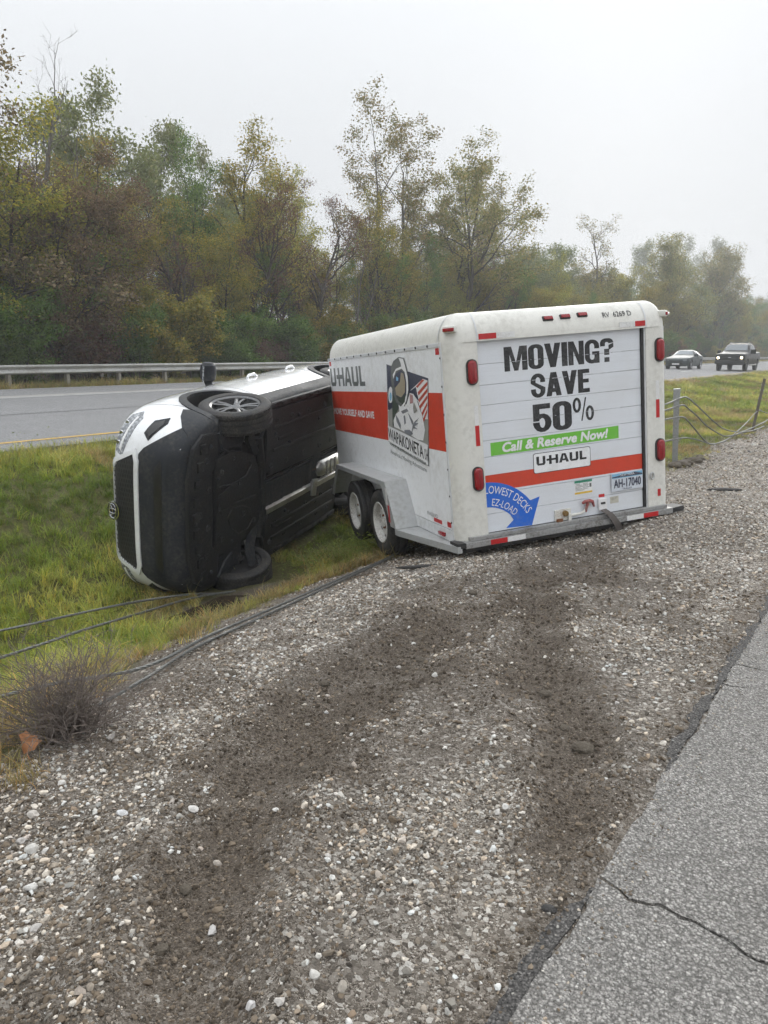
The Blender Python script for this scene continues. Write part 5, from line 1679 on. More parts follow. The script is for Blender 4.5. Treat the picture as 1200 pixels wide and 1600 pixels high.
M_SEDAN = worn('sedan_paint', (.055, .070, .072), .4, amount=.2, scale=3, spec=.25)
ST_S = [(.98, .40, .34, .48, .55, .44, .68, .30, .72), (.93, .60, .26, .66, .58, .62, .72, .45, .76), (.80, .74, .21, .80, .62, .76, .78, .58, .82), (.55, .84, .20, .88, .65, .84, .83, .64, .88), (0, .87, .20, .915, .68, .88, .88, .66, .94), (-.6, .87, .2, .915, .68, .88, .92, .66, .99),
        (-.85, .87, .2, .915, .68, .885, .93, .68, 1.05), (-1.45, .87, .2, .915, .68, .885, .95, .58, 1.38), (-1.95, .87, .2, .915, .68, .885, .96, .56, 1.45), (-2.6, .87, .2, .91, .68, .88, .97, .54, 1.41), (-3.2, .86, .22, .90, .70, .86, .99, .54, 1.18), (-3.5, .84, .25, .87, .71, .83, 1.0, .55, 1.04), (-3.78, .80, .28, .83, .72, .78, .96, .55, .99), (-3.90, .60, .36, .66, .68, .62, .86, .42, .88)]


def det_sedan(T, B, bvh):
    P = lambda poly, view, off=.006, **k: patch(bvh, poly, view, off, **k)
    B(P([(-.70, -.92), (.70, -.92), (.54, -1.45), (-.54, -1.45)], 'top', size=.12), 'windscreen', mat_glass('sedan_glass', (.20, .23, .25)))
    B(P([(-.52, .36), (-.46, .50), (.46, .50), (.52, .36), (.40, .28), (-.40, .28)], 'front', size=.08), 'grille', M_GRILL)
    B(P([(-.46, .56), (-.42, .62), (.42, .62), (.46, .56)], 'front', size=.08), 'grille', M_GRILL)
    B(P([(-.26, .33), (-.26, .44), (.26, .44), (.26, .33)], 'front', .012, size=.08), 'license_plate', M_PWHITE)
    for s in (-1, 1):
        fl = (lambda p: p) if s < 0 else mirror2
        B(P(fl([(-.50, .60), (-.52, .68), (-.72, .72), (-.74, .64)]), 'front', size=.06), 'headlamp', M_LAMP)
        sd = 'left' if s < 0 else 'right'
        for g in ([(-1.0, .99), (-1.48, 1.28), (-1.85, 1.34), (-1.85, .99)], [(-1.92, .99), (-1.92, 1.34), (-2.55, 1.30), (-2.85, 1.02)]):
            B(P(g, sd, size=.1), 'side_window', M_GLASS)
        q = cast(bvh, sd, -.95, .96, 0)
        B(MB().box(q.x + s * .02, q.x + s * .20, q.y - .06, q.y + .05, q.z, q.z + .13, bev=.03), 'door_mirror', M_SEDAN)
        B(ribbon(bvh, [(-.70, .35), (-.72, .92)], sd, .012), 'shut_line', M_BLACK); B(ribbon(bvh, [(-1.88, .35), (-1.88, .95)], sd, .012), 'shut_line', M_BLACK)
        B(P(fl([(-.45, .76), (-.45, .90), (-.76, .92), (-.76, .78)]), 'rear', size=.08), 'tail_lamp', M_LENS)


SX_ = -15.3
traffic('sedan', 'dark grey-green sedan on the far carriageway, half hidden by the trailer', 'car', (SX_, 59.4, road_at(SX_)), math.pi, ST_S, M_SEDAN, 2.83, .335, .80, det_sedan)

M_PICK = worn('pickup_paint', (.020, .022, .022), .4, amount=.2, scale=3, spec=.25)
ST_P = [(.98, .80, .50, .90, .80, .86, 1.10, .60, 1.14), (.95, .88, .44, .96, .82, .92, 1.14, .70, 1.19), (.75, .93, .42, 1.0, .84, .96, 1.16, .76, 1.24), (0, .95, .42, 1.01, .86, .97, 1.18, .78, 1.30), (-.55, .95, .42, 1.01, .86, .97, 1.20, .78, 1.33), (-.80, .95, .42, 1.01, .86, .97, 1.21, .78, 1.38), (-1.40, .95, .42, 1.01, .86, .97, 1.22, .77, 1.86),
        (-1.8, .95, .42, 1.01, .86, .97, 1.22, .76, 1.95), (-2.9, .95, .42, 1.01, .86, .97, 1.22, .76, 1.94), (-3.12, .95, .42, 1.01, .86, .97, 1.22, .72, 1.84), (-3.22, .95, .42, 1.01, .86, .97, 1.22, .80, 1.30), (-3.4, .95, .42, 1.01, .86, .98, 1.28, .90, 1.35), (-4.85, .95, .46, 1.01, .86, .98, 1.28, .90, 1.35), (-4.95, .92, .50, .98, .86, .95, 1.24, .86, 1.30)]


def mat_on():
    t = NT('headlamp_lit')
    return t.done((.9, .85, .7), .2, 0, None, .5, Emission_Color=(1.0, .80, .48, 1), Emission_Strength=6.0)


def det_pick(T, B, bvh):
    P = lambda poly, view, off=.008, **k: patch(bvh, poly, view, off, **k)
    B(P([(-.76, -.86), (.76, -.86), (.64, -1.46), (-.64, -1.46)], 'top', size=.15), 'windscreen', mat_glass('pickup_glass', (.13, .15, .165)))
    gr = B(P([(-.62, .80), (-.66, 1.08), (.66, 1.08), (.62, .80)], 'front', size=.1), 'grille', M_GRILL)
    for z in (.86, .93, 1.0): B(P([(-.60, z), (-.60, z + .03), (.60, z + .03), (.60, z)], 'front', .03, size=.2), 'grille_bar', M_CLAD, gr)
    B(P([(-.10, .92), (-.10, .965), (.10, .965), (.10, .92)], 'front', .05, size=.1), 'badge', M_CHROME, gr)
    B(MB().box(-.96, .96, .93, 1.08, .50, .74, bev=.04), 'front_bumper', worn('pickup_bumper', (.02, .02, .021), .4))
    B(MB().box(-.24, .24, 1.082, 1.09, .58, .68), 'plate_recess', M_CLAD)
    on = mat_on()
    for s in (-1, 1):
        fl = (lambda p: p) if s < 0 else mirror2
        h = B(P(fl([(-.66, .86), (-.66, 1.06), (-.86, 1.04), (-.86, .84)]), 'front', size=.08), 'headlamp', M_LAMP)
        q = cast(bvh, 'front', s * .76, .92, .014)
        B(MB().lathe([(0, .02), (.055, .014), (.075, 0)], 16, M=Matrix.Translation(q), axis='y'), 'headlamp_bulb', on, h)
        sd = 'left' if s < 0 else 'right'
        for g in ([(-1.0, 1.27), (-1.46, 1.76), (-1.95, 1.84), (-1.95, 1.27)], [(-2.05, 1.27), (-2.05, 1.84), (-2.95, 1.82), (-3.0, 1.27)]):
            B(P(g, sd, size=.15), 'side_window', M_GLASS)
        q = cast(bvh, sd, -1.0, 1.22, 0)
        B(MB().box(q.x + s * .05, q.x + s * .30, q.y - .06, q.y + .06, q.z + .02, q.z + .24, bev=.04), 'door_mirror', M_PICK)
        B(MB().tube([(s * .98, -.55, .46), (s * 1.02, -.65, .42), (s * 1.02, -3.0, .42), (s * .98, -3.1, .46)], .045, 8), 'running_board', M_ALU)
        B(ribbon(bvh, [(-.62, .5), (-.64, 1.2)], sd, .014), 'shut_line', M_BLACK); B(ribbon(bvh, [(-2.0, .5), (-2.0, 1.24)], sd, .014), 'shut_line', M_BLACK)
        B(MB().tube([cast(bvh, 'top', s * .60, y, .05) for y in (-1.7, -2.2, -2.8)], .02, 8), 'roof_rack', M_ALU)
    B(MB().box(-.60, .60, -1.72, -1.66, 2.0, 2.03), 'roof_rack', M_ALU)


PX_ = -11.3
traffic('pickup_truck', 'black pickup truck with its headlights on, driving on the far carriageway', 'truck', (PX_, 58.0, road_at(PX_)), math.pi, ST_P, M_PICK, 3.68, .40, .86, det_pick)

# ------------------------------------------------------------------ steel guardrail behind the far carriageway
M_RAIL = worn('guardrail_steel', (.40, .40, .385), .55, .35, dirt=(.20, .17, .12), amount=.5, scale=1.5, var=.2)
M_RPOST = worn('rail_post', (.27, .25, .21), .75, dirt=(.12, .10, .07), amount=.5, scale=3, var=.3)


def build_guardrail():
    X, Zr = -22.3, .52
    T = empty('guardrail', 'long steel w-beam guardrail in front of the trees', 'guardrail', matrix=Matrix.Translation((X, 0, Zr)))
    pf = [(.0, .40), (.012, .41), (.055, .435), (.062, .455), (.055, .475), (.012, .515), (.0, .545), (.012, .575), (.055, .615), (.062, .635), (.055, .655), (.012, .68), (.0, .69)]
    full = pf + [(x - .004, z) for x, z in pf[::-1]]
    sec = MB().loft([[(x, y, z) for x, z in full] for y in (0, 3.86)], cap=(True, True)).mesh('rail_section', M_RAIL, 40)
    post = MB()
    post.box(-.17, -.15, -.05, .05, -.4, .66).box(-.155, -.03, -.004, .004, -.4, .66).box(-.032, -.012, -.05, .05, -.4, .66)
    post.box(-.012, .002, -.03, .03, .52, .58)
    pm = post.mesh('post', M_RPOST)
    bolt = MB().lathe([(0, .02), (.022, .012), (.024, 0)], 8).mesh('bolt', M_RAIL)
    y0 = 11.42 - 1.905 * 8
    for k in range(66):
        s = obj('rail_section', sec, T)
        s.location = (.002 * (k % 2), y0 + 3.81 * k, .004 * math.sin(k * 1.7))
    for k in range(110):
        p = obj('post', pm, T)
        p.location = (0, y0 + .2 + 1.905 * k, .0)
        p.rotation_euler = (random.Random(k).gauss(0, .015), random.Random(k + 500).gauss(0, .015), 0)
        if k < 30:
            b = obj('bolt', bolt, T); b.location = (.004, y0 + .2 + 1.905 * k, .548)


build_guardrail()

# ------------------------------------------------------------------ cable barrier: two posts still standing, cables pulled down
M_CABLE = worn('steel_cable', (.19, .195, .185), .5, .5, dirt=(.06, .05, .04), amount=.6, scale=12, var=.35)
M_CPOST = worn('cable_post', (.34, .35, .35), .5, .5, dirt=(.13, .11, .08), amount=.5, scale=6, var=.25)
M_CPOST2 = worn('weathered_post', (.15, .13, .11), .75, .2, dirt=(.07, .05, .03), amount=.7, scale=8, var=.3)


def cable_post(mat, loc, tilt, label, cap=True):
    T = empty('cable_post', label, 'post', matrix=Matrix.Translation(loc) @ Euler(tilt).to_matrix().to_4x4())
    c = MB()
    c.prism([(-.038, -.025), (.038, -.025), (.038, .030), (.022, .030), (.022, -.012), (-.022, -.012), (-.022, .030), (-.038, .030)], 'z', -.3, 1.04)
    c.build('channel', mat, T)
    for z in (.92, .81, .64, .33):
        MB().tube([(-.045, -.03, z), (-.045, .04, z - .012), (.045, .04, z - .012), (.045, -.03, z)], .008, 6).build('hook_bolt', M_GALV, T)
    if cap: MB().box(-.046, .046, -.034, .036, .90, 1.06, bev=.006).build('sleeve', mat, T)
    return T


cable_post(M_CPOST, (-2.78, 11.0, -.02), (.035, -.05, .25), 'upright galvanised cable barrier post just right of the trailer')
cable_post(M_CPOST2, (-2.78, 16.95, .0), (-.08, .12, .2), 'leaning brown cable barrier post at the right edge', False).scale = (.7, .7, 1)


def spline(pts, step):
    """smooth curve through points"""
    P = [Vector(p) for p in pts]
    P = [P[0] * 2 - P[1]] + P + [P[-1] * 2 - P[-2]]
    out = []
    for i in range(1, len(P) - 2):
        n = max(2, int((P[i + 1] - P[i]).length / step))
        for k in range(n):
            t = k / n
            a, b, c, d = P[i - 1], P[i], P[i + 1], P[i + 2]
            out.append(.5 * (2 * b + (c - a) * t + (2 * a - 5 * b + 4 * c - d) * t * t + (3 * b - 3 * c + d - a) * t ** 3))
    out.append(P[-2])
    return out


def rope(pts, label, rad=.011, twist=True, step=.012):
    """three-strand steel rope"""
    if twist:
        c = spline(pts, step); m = MB()
        for s in range(3):
            q = []; a = None
            L = 0
            for i, p in enumerate(c):
                t = (c[min(i + 1, len(c) - 1)] - c[max(i - 1, 0)]).normalized()
                if a is None: a = t.orthogonal().normalized()
                a = (a - t * a.dot(t)).normalized(); b = t.cross(a)
                L += (p - c[i - 1]).length if i else 0
                w = L / .11 * 2 * math.pi + s * 2.094
                q.append(p + (a * math.cos(w) + b * math.sin(w)) * rad * .52)
            m.tube(q, rad * .55, 5)
    else:
        m = MB().tube(spline(pts, .08), rad, 6)
    return m.build('steel_cable', M_CABLE, None, 60, label=label, cat='cable', group='cables of the broken barrier')


def on_ground(x, y, dz): return (x, y, float(ground_z(x, y)) + dz)


G = on_ground
rope([G(-5.9, 1.2, .22), G(-5.65, 2.65, .21), G(-5.58, 3.07, .20), G(-5.50, 3.67, .17), G(-5.42, 4.25, .10), G(-5.4, 4.7, .0)], 'twisted steel cable highest in the grass, running under the car')
rope([G(-4.95, 1.0, .20), G(-4.92, 2.35, .20), G(-4.92, 2.89, .19), G(-5.08, 3.57, .15), G(-5.32, 4.30, .07), G(-5.3, 4.8, .0)], 'twisted steel cable second highest in the grass, meeting the other under the car')
rope([G(-4.0, .6, .08), G(-3.75, 1.40, .10), G(-3.40, 1.80, .10), G(-3.18, 2.20, .05), G(-3.32, 2.80, .03), G(-3.46, 3.46, .03), G(-3.68, 4.5, .03), G(-3.92, 5.4, .03), G(-4.05, 6.0, .05)], 'steel cable crossing the dead bush and lying along the gravel edge', .0095)
rope([G(-2.92, 1.75, .02), G(-3.02, 2.10, .03), G(-3.22, 2.60, .025), G(-3.40, 3.40, .02), G(-3.62, 4.45, .02), G(-3.86, 5.35, .03), G(-3.95, 5.9, .05)], 'steel cable beside its twin, starting right of the dead bush', .0095)
PXC = -2.74
rope([(PXC, 9.4, .86), (PXC, 10.23, .87), (PXC, 10.96, .92), (PXC, 11.29, .89), (PXC, 11.76, .78), (PXC, 12.35, .62), (PXC, 13.16, .41), (PXC, 14.04, .22), (PXC + .05, 15.1, .09), (PXC + .1, 16.15, .04), (PXC + .1, 17.4, .03)], 'topmost cable sagging from the upright barrier post', .011, False)
rope([(PXC, 9.4, .78), (PXC, 10.26, .79), (PXC, 11.0, .81), (PXC, 11.34, .74), (PXC, 11.89, .60), (PXC, 12.57, .40), (PXC, 13.3, .24), (PXC, 14.0, .11), (PXC, 14.74, .06), (PXC + .08, 16.2, .03)], 'second cable from the top sagging from the upright barrier post', .011, False)
rope([(PXC, 9.4, .66), (PXC, 10.29, .66), (PXC, 11.03, .64), (PXC, 11.34, .57), (PXC, 11.76, .43), (PXC, 12.28, .25), (PXC, 12.67, .13), (PXC, 13.1, .05), (PXC + .05, 13.9, .03)], 'third cable dropping steeply from the upright barrier post', .011, False)
rope([(PXC, 9.4, .38), (PXC, 10.38, .36), (PXC, 11.09, .33), (PXC, 11.55, .29), (PXC, 12.3, .18), (PXC, 13.07, .06), (PXC, 13.88, .02), (PXC, 15.12, .05), (PXC, 16.6, .05), (PXC, 18.6, .09), (PXC, 22, .3)], 'lowest cable of the upright barrier post, lying along the gravel', .011, False)
rope([(PXC, 14.6, .05), (PXC, 15.38, .13), (PXC, 16.06, .22), (PXC, 17.06, .37), (PXC, 17.64, .32), (PXC, 18.5, .23), (PXC, 20, .2)], 'pale cable hooked on the leaning barrier post', .009, False)

# ------------------------------------------------------------------ trees
def mat_bark(name, a, b):
    t = NT(name)
    v = t.coord('Object', (6, 6, 1.2))
    n = t.noise(3, 6, .7, v)
    return t.done(t.ramp(n, [(.3, a), (.7, b)]), .9, 0, t.bump(n, .03, .6), .2)


def mat_leaf(name):
    t = NT(name)
    c = t.attr('col')
    oi = t.node('ShaderNodeObjectInfo')
    hs = t.node('ShaderNodeHueSaturation')
    t.l.new(c, hs.inputs['Color'])
    t.l.new(t.mapr(oi.outputs['Random'], 0, 1, .485, .515), hs.inputs['Hue'])
    t.l.new(t.mapr(oi.outputs['Random'], 0, 1, .85, 1.15), hs.inputs['Value'])
    t.done(hs.outputs[0], .65, 0, None, .25)
    tr = t.node('ShaderNodeBsdfTranslucent')
    t.l.new(hs.outputs[0], tr.inputs[0])
    mx = t.node('ShaderNodeMixShader'); mx.inputs[0].default_value = .38
    t.l.new(t.p.outputs[0], mx.inputs[1]); t.l.new(tr.outputs[0], mx.inputs[2]); t.l.new(mx.outputs[0], t.out.inputs[0])
    return t.mat


M_BARK = mat_bark('bark_dark', (.028, .023, .018), (.085, .072, .058))
M_BARKG = mat_bark('bark_grey', (.07, .062, .053), (.17, .155, .135))
M_LEAF = mat_leaf('leaves')

PAL = {  # (colour, weight)
    'olive': [((.105, .110, .030), 4), ((.150, .130, .040), 3), ((.19, .145, .055), 2), ((.075, .090, .026), 2)],
    'green': [((.060, .105, .022), 4), ((.090, .135, .028), 3), ((.045, .070, .018), 2), ((.14, .14, .035), 1)],
    'yellow': [((.19, .165, .030), 4), ((.14, .145, .030), 3), ((.25, .195, .035), 2), ((.09, .10, .025), 2)],
    'brown': [((.115, .080, .040), 4), ((.155, .115, .065), 3), ((.080, .062, .036), 3), ((.085, .090, .030), 3)],
    'rust': [((.10, .05, .035), 4), ((.075, .045, .035), 3), ((.13, .075, .04), 2), ((.09, .085, .03), 2)],
    'pale': [((.12, .135, .055), 4), ((.10, .115, .045), 3), ((.16, .155, .07), 2)],
}


def leaf_mesh(name, pts, size, pal, rs, flat_=.0, sig=.22, per=8):
    """many small pointed leaves around anchor points"""
    n = len(pts) * per
    c = np.repeat(pts, per, 0) + rs.normal(0, sig, (n, 3)) * np.array([1, 1, .8])
    clump = np.repeat(rs.rand(len(pts)), per)
    u = rs.normal(0, 1, (n, 3)); u[:, 2] -= .35
    u /= np.linalg.norm(u, axis=1)[:, None]
    w = rs.normal(0, 1, (n, 3)); w -= (w * u).sum(1)[:, None] * u
    w /= np.linalg.norm(w, axis=1)[:, None]
    s = size * rs.uniform(.6, 1.35, n)[:, None]
    nn = np.cross(u, w)
    V = np.stack([c - u * s, c + w * s * .52 - nn * s * .12, c + u * s, c - w * s * .52 - nn * s * .12], 1).reshape(-1, 3)
    F = np.arange(4 * n)
    cols = np.array([p[0] for p in PAL[pal]]); wt = np.array([p[1] for p in PAL[pal]], float); wt /= wt.sum()
    pick = np.clip(np.searchsorted(np.cumsum(wt), np.clip(clump * .7 + rs.rand(n) * .3, 0, .999)), 0, len(wt) - 1)
    col = cols[pick] * 1.75 * rs.uniform(.7, 1.3, (n, 1))
    col = np.c_[col, np.ones(n)]
    return mesh_np(name, V, F, np.full(n, 4), M_LEAF, {'col': ('FACE', 'FLOAT_COLOR', 'color', col)})


def grow(seed, H=10.0, r0=.16, first=.25, kids=(9, 5, 4), spread=(.8, .8, .9), ratio=(.45, .5, .5), up=(.05, .10, .05), wob=.16, forks=1, lean=.05):
    """branch skeleton: list of (points, radii, level)"""
    rs = random.Random(seed)
    out, tips = [], []
    def rv(): return Vector((rs.gauss(0, 1), rs.gauss(0, 1), rs.gauss(0, 1)))
    def br(p, d, L, r, lv):
        n = (9, 6, 5, 3)[lv]
        pts, rad = [p.copy()], [r]
        for i in range(n):
            d = (d + rv() * wob * (.5 if lv == 0 else 1) + Vector((0, 0, up[min(lv, 2)]))).normalized()
            p = p + d * (L / n)
            pts.append(p.copy()); rad.append(max(.004, r * (1 - .82 * (i + 1) / n)))
        out.append((pts, rad, lv))
        if lv == len(kids):
            tips.extend(pts[1:]); return
        if lv == len(kids) - 1: tips.extend(pts[-2:])
        nk = kids[lv]
        for k in range(nk):
            t = (first if lv == 0 else .25) + (1 - (first if lv == 0 else .25)) * (k + rs.random()) / nk
            i = min(int(t * n), n - 1); f = t * n - i
            q = pts[i].lerp(pts[i + 1], f)
            dd = (pts[i + 1] - pts[i]).normalized()
            side = dd.cross(rv()).normalized()
            ang = spread[lv] * rs.uniform(.7, 1.25)
            nd = (dd * math.cos(ang) + side * math.sin(ang)).normalized()
            ll = L * ratio[lv] * rs.uniform(.6, 1.2) * (1.15 - .55 * t if lv == 0 else 1 - .3 * t)
            br(q, nd, ll, max(.006, rad[i] * rs.uniform(.5, .68)), lv + 1)
    for k in range(forks):
        a = rs.uniform(0, 6.3)
        d = Vector((math.cos(a) * (lean + .12 * (forks > 1)), math.sin(a) * (lean + .12 * (forks > 1)), 1)).normalized()
        br(Vector((rs.gauss(0, .12) * (forks > 1), rs.gauss(0, .12) * (forks > 1), -.3)), d, H * rs.uniform(.8, 1.0) if k else H, r0 * (1 if k == 0 else .75), 0)
    return out, np.array([tuple(p) for p in tips])


def branch_mesh(name, br, mat):
    m = MB()
    for pts, rad, lv in br:
        m.tube(pts, rad, (8, 5, 4, 3)[lv], cap=False)
    me = bpy.data.meshes.new(name)
    me.from_pydata(m.v, [], m.f)
    me.materials.append(mat)
    me.polygons.foreach_set('use_smooth', [True] * len(me.polygons))
    return me


PROTO = {}


def proto(key, seed, pal, H, leaf=.075, per=8, keep=1.0, sig=.22, bark=None, low=0.0, **kw):
    rs = np.random.RandomState(seed)
    br, tips = grow(seed, H, **kw)
    tm = branch_mesh('trunk_' + key, br, bark or M_BARK)
    lm = None
    if per:
        if low: tips = tips[tips[:, 2] > low * H]
        tips = tips[rs.rand(len(tips)) < keep]
        lm = leaf_mesh('crown_' + key, tips, leaf, pal, rs, per=per, sig=sig)
    zt = max(v.co.z for v in tm.vertices)
    PROTO[key] = (tm, lm, zt)


proto('tall_olive', 1, 'olive', 18, 0.095, 10, .75, 0.26, M_BARKG, low=.30, kids=(12, 6, 4), first=.28, spread=(.62, .7, .8), ratio=(.42, .48, .5), r0=.24)
proto('tall_olive2', 2, 'olive', 16, 0.09, 11, .75, 0.25, low=.24, kids=(12, 6, 5), first=.2, spread=(.75, .7, .8), ratio=(.42, .5, .5), r0=.26, forks=2)
proto('green', 3, 'green', 11, 0.062, 13, .9, 0.22, kids=(11, 6, 4), first=.18, ratio=(.42, .5, .5), r0=.16, forks=2)
proto('pale', 4, 'pale', 14, .10, 10, 1, .36, kids=(11, 6, 4), first=.3, ratio=(.40, .5, .5), r0=.20, forks=2)
proto('yellow', 5, 'yellow', 9, 0.062, 13, .85, 0.22, kids=(10, 6, 4), first=.15, ratio=(.45, .5, .5), r0=.12, forks=3)
proto('brown', 6, 'brown', 11, 0.062, 15, .85, 0.22, kids=(12, 6, 4), first=.12, up=(.05, -.02, -.16), ratio=(.45, .5, .45), r0=.18, forks=2)
proto('dead', 7, 'brown', 13, 0, 0, bark=M_BARKG, kids=(9, 5, 4), first=.35, spread=(.5, .7, .7), ratio=(.40, .5, .5), up=(.05, .22, .1), r0=.19, forks=2)
proto('sparse_brown', 8, 'rust', 10, 0.055, 7, .75, 0.2, kids=(12, 6, 5), first=.25, ratio=(.48, .55, .5), wob=.24, r0=.24)
proto('thin_olive', 9, 'yellow', 11, 0.06, 9, .8, 0.2, kids=(12, 6, 4), first=.3, spread=(.6, .7, .8), ratio=(.40, .5, .5), wob=.2, r0=.20, forks=2)
proto('snag', 10, 'olive', 14, .09, 3, .8, .3, kids=(14, 6, 4), first=.3, spread=(1.1, .8, .8), ratio=(.30, .5, .5), up=(.02, .02, -.06), r0=.24, lean=.01)
proto('spreading', 11, 'olive', 14, .11, 9, .8, .34, low=.22, kids=(13, 8, 5), first=.25, spread=(.9, .9, .9), ratio=(.50, .50, .5), up=(.05, .12, .05), r0=.30, forks=2)
proto('shrub_green', 12, 'green', 3.6, 0.052, 22, 1, 0.16, kids=(7, 5, 3), first=.05, spread=(.8, .8, .9), ratio=(.55, .55, .5), r0=.05, forks=5, lean=.25)
proto('shrub_yellow', 13, 'yellow', 3.8, 0.052, 20, 1, 0.16, kids=(7, 5, 3), first=.05, spread=(.8, .8, .9), ratio=(.55, .55, .5), r0=.05, forks=5, lean=.25)
proto('shrub_brown', 14, 'rust', 3.4, 0.045, 9, .9, 0.18, kids=(7, 5, 3), first=.05, spread=(.8, .8, .9), ratio=(.55, .55, .5), r0=.05, forks=5, lean=.2)

FOREST = 'trees in front of the wood along the guardrail'
TREES = [  # kind, x, y, height, turn, width, label
    ('brown', -26.0, 12.6, 11.9, .3, 1.3, 'tall brown-leaved drooping tree cut by the left edge'),
    ('brown', -25.4, 14.8, 8.2, 2.3, 1.1, 'lower brown-leaved drooping tree under the bare dead one'),
    ('dead', -27.5, 16.2, 14.2, 1.2, 1.1, 'bare dead tree with pale upright branches at upper left'),
    ('pale', -37.0, 26.0, 14.9, 2.2, .95, 'tall hazy pale green tree right of the bare dead one'),
    ('pale', -39.5, 31.5, 14.6, 4.4, .8, 'hazy pale green tree with a lower crown, second right of the dead one'),
    ('green', -30.0, 24.8, 11.6, .5, .8, 'green tree with a feathery top, left of the olive thin trees'),
    ('thin_olive', -28.0, 27.2, 11.8, 2.9, 1.15, 'olive-brown tree with many dark slanting stems behind the car'),
    ('thin_olive', -30.5, 32.0, 12.0, 5.1, .9, 'thin olive tree just right of the slanting dark stems'),
    ('sparse_brown', -26.5, 29.7, 9.8, 1.0, 1.0, 'nearly bare brown tree with a thick dark trunk left of the trailer'),
    ('sparse_brown', -26.3, 22.6, 8.2, 3.9, 1.1, 'half bare brown tree standing in the green thicket'),
    ('tall_olive', -32.0, 43.2, 19.0, .6, 1.25, 'tallest tree, airy with olive-brown leaf clusters'),
    ('tall_olive', -35.0, 52.0, 21.0, 3.5, 1.2, 'tall airy tree whose top leans right behind the tallest one'),
    ('tall_olive2', -29.0, 48.9, 16.2, 2.0, 1.2, 'broad olive tree with dark trunk above the trailer roof'),
    ('tall_olive2', -33.0, 61.0, 17.6, 5.0, 1.15, 'olive tree at the right end of the tall group'),
    ('dead', -33.0, 68.5, 16.2, 2.6, .9, 'slender bare tree right of the tall group'),
    ('thin_olive', -31.0, 73.5, 11.5, 1.6, .7, 'small sparse tree between the slender bare tree and the broken trunk'),
    ('snag', -34.0, 92.0, 18.6, .0, .85, 'straight dark trunk with a sparse flat-branched crown'),
    ('spreading', -29.0, 108.0, 17.2, 1.1, 1.0, 'wide spreading hazy tree above the sedan'),
    ('spreading', -30.0, 132.0, 19.5, 4.0, .95, 'wide spreading hazy tree above the pickup truck'),
    ('pale', -58.0, 205.0, 30.0, 2.0, .8, 'faint tall tree in the fog behind the spreading ones'),
    ('pale', -60.0, 262.0, 38.0, .2, .8, 'fainter tall tree deepest in the fog'),
    ('snag', -28.0, 152.0, 15.0, 2.0, .9, 'thin hazy tree at the right edge behind the pickup'),
    ('green', -27.5, 132.0, 9.0, 2.0, 1.1, 'low hazy dark green tree left of the pickup'),
    ('yellow', -27.5, 60.0, 7.0, 1.5, 1.1, 'yellow-green tree rising over the trailer roof'),
    ('yellow', -28.5, 68.0, 7.6, 3.1, 1.2, 'yellowish tree right behind the trailer roof, below the bare slender one'),
    ('yellow', -28.0, 80.0, 7.2, 4.6, 1.3, 'yellow-olive tree below the broken dark trunk'),
    ('dead', -25.6, 21.2, 7.5, 4.1, .8, 'bare thin tree with dark forked stems behind the car mirror'),
    ('sparse_brown', -25.8, 25.6, 9.0, 5.6, .8, 'thin half bare tree with slanting dark limbs behind the car doors'),
    ('dead', -26.0, 33.0, 8.5, .4, .8, 'bare dark tree at the left end of the trailer roof'),
    ('thin_olive', -27.0, 36.5, 10.5, 2.2, .8, 'thin olive tree with bare lower trunk left of the tall group'),
    ('sparse_brown', -27.5, 55.0, 11.0, 3.3, .9, 'half bare tree standing among the tall olive ones'),
    ('green', -26.2, 17.2, 8.0, 2.6, 1.0, 'dark green tree low at the left behind the guardrail'),
    ('yellow', -26.5, 24.2, 6.8, .9, .95, 'yellow-green bushy tree in front of the dark stems'),
    ('yellow', -27.0, 20.0, 8.0, 5.9, .9, 'olive-yellow tree between the dark green and the half bare one'),
    ('green', -28.5, 38.0, 9.0, 4.2, .9, 'mid green tree just left of the tallest tree'),
    ('green', -30.0, 45.5, 9.8, 1.2, .9, 'green tree filling the foot of the tallest tree'),
]


def place(kind, x, y, h, turn, wd, label, name='tree', cat='tree', group=FOREST):
    tm, lm, H = PROTO[kind]
    T = empty(name, label, cat, group)
    T.location = (x, y, float(ground_z(x, y)))
    T.rotation_euler = (0, 0, turn)
    k = h / H * .98
    T.scale = (k * wd, k * wd, k)
    obj('trunk', tm, T)
    if lm: obj('crown', lm, T)
    return T


for t_ in TREES: place(*t_)
SHRUBS = [
    ('shrub_green', -24.6, 9.2, 3.0, .1, 1.3, 'bright green shrub at the left edge behind the guardrail'),
    ('shrub_green', -24.8, 13.2, 3.6, 1.1, 1.2, 'dark green shrub behind the guardrail, second from the left edge'),
    ('shrub_brown', -24.9, 16.0, 3.2, 2.1, 1.2, 'brownish twiggy shrub behind the guardrail, left of the car mirror'),
    ('shrub_yellow', -25.0, 19.5, 4.0, 3.1, 1.2, 'yellow-green shrub behind the guardrail above the car bonnet'),
    ('shrub_green', -24.9, 22.6, 3.4, 4.1, 1.2, 'green shrub behind the guardrail above the car doors'),
    ('shrub_green', -25.2, 26.2, 3.4, 5.1, 1.2, 'green shrub at the foot of the nearly bare brown tree'),
    ('shrub_yellow', -25.4, 30.6, 3.8, .6, 1.2, 'yellowish shrub just left of the trailer'),
    ('shrub_green', -25.2, 36.0, 4.0, 1.6, 1.2, 'green shrub behind the front end of the trailer'),
]
for t_ in SHRUBS: place(*t_, name='shrub', cat='shrub', group='shrubs behind the guardrail')


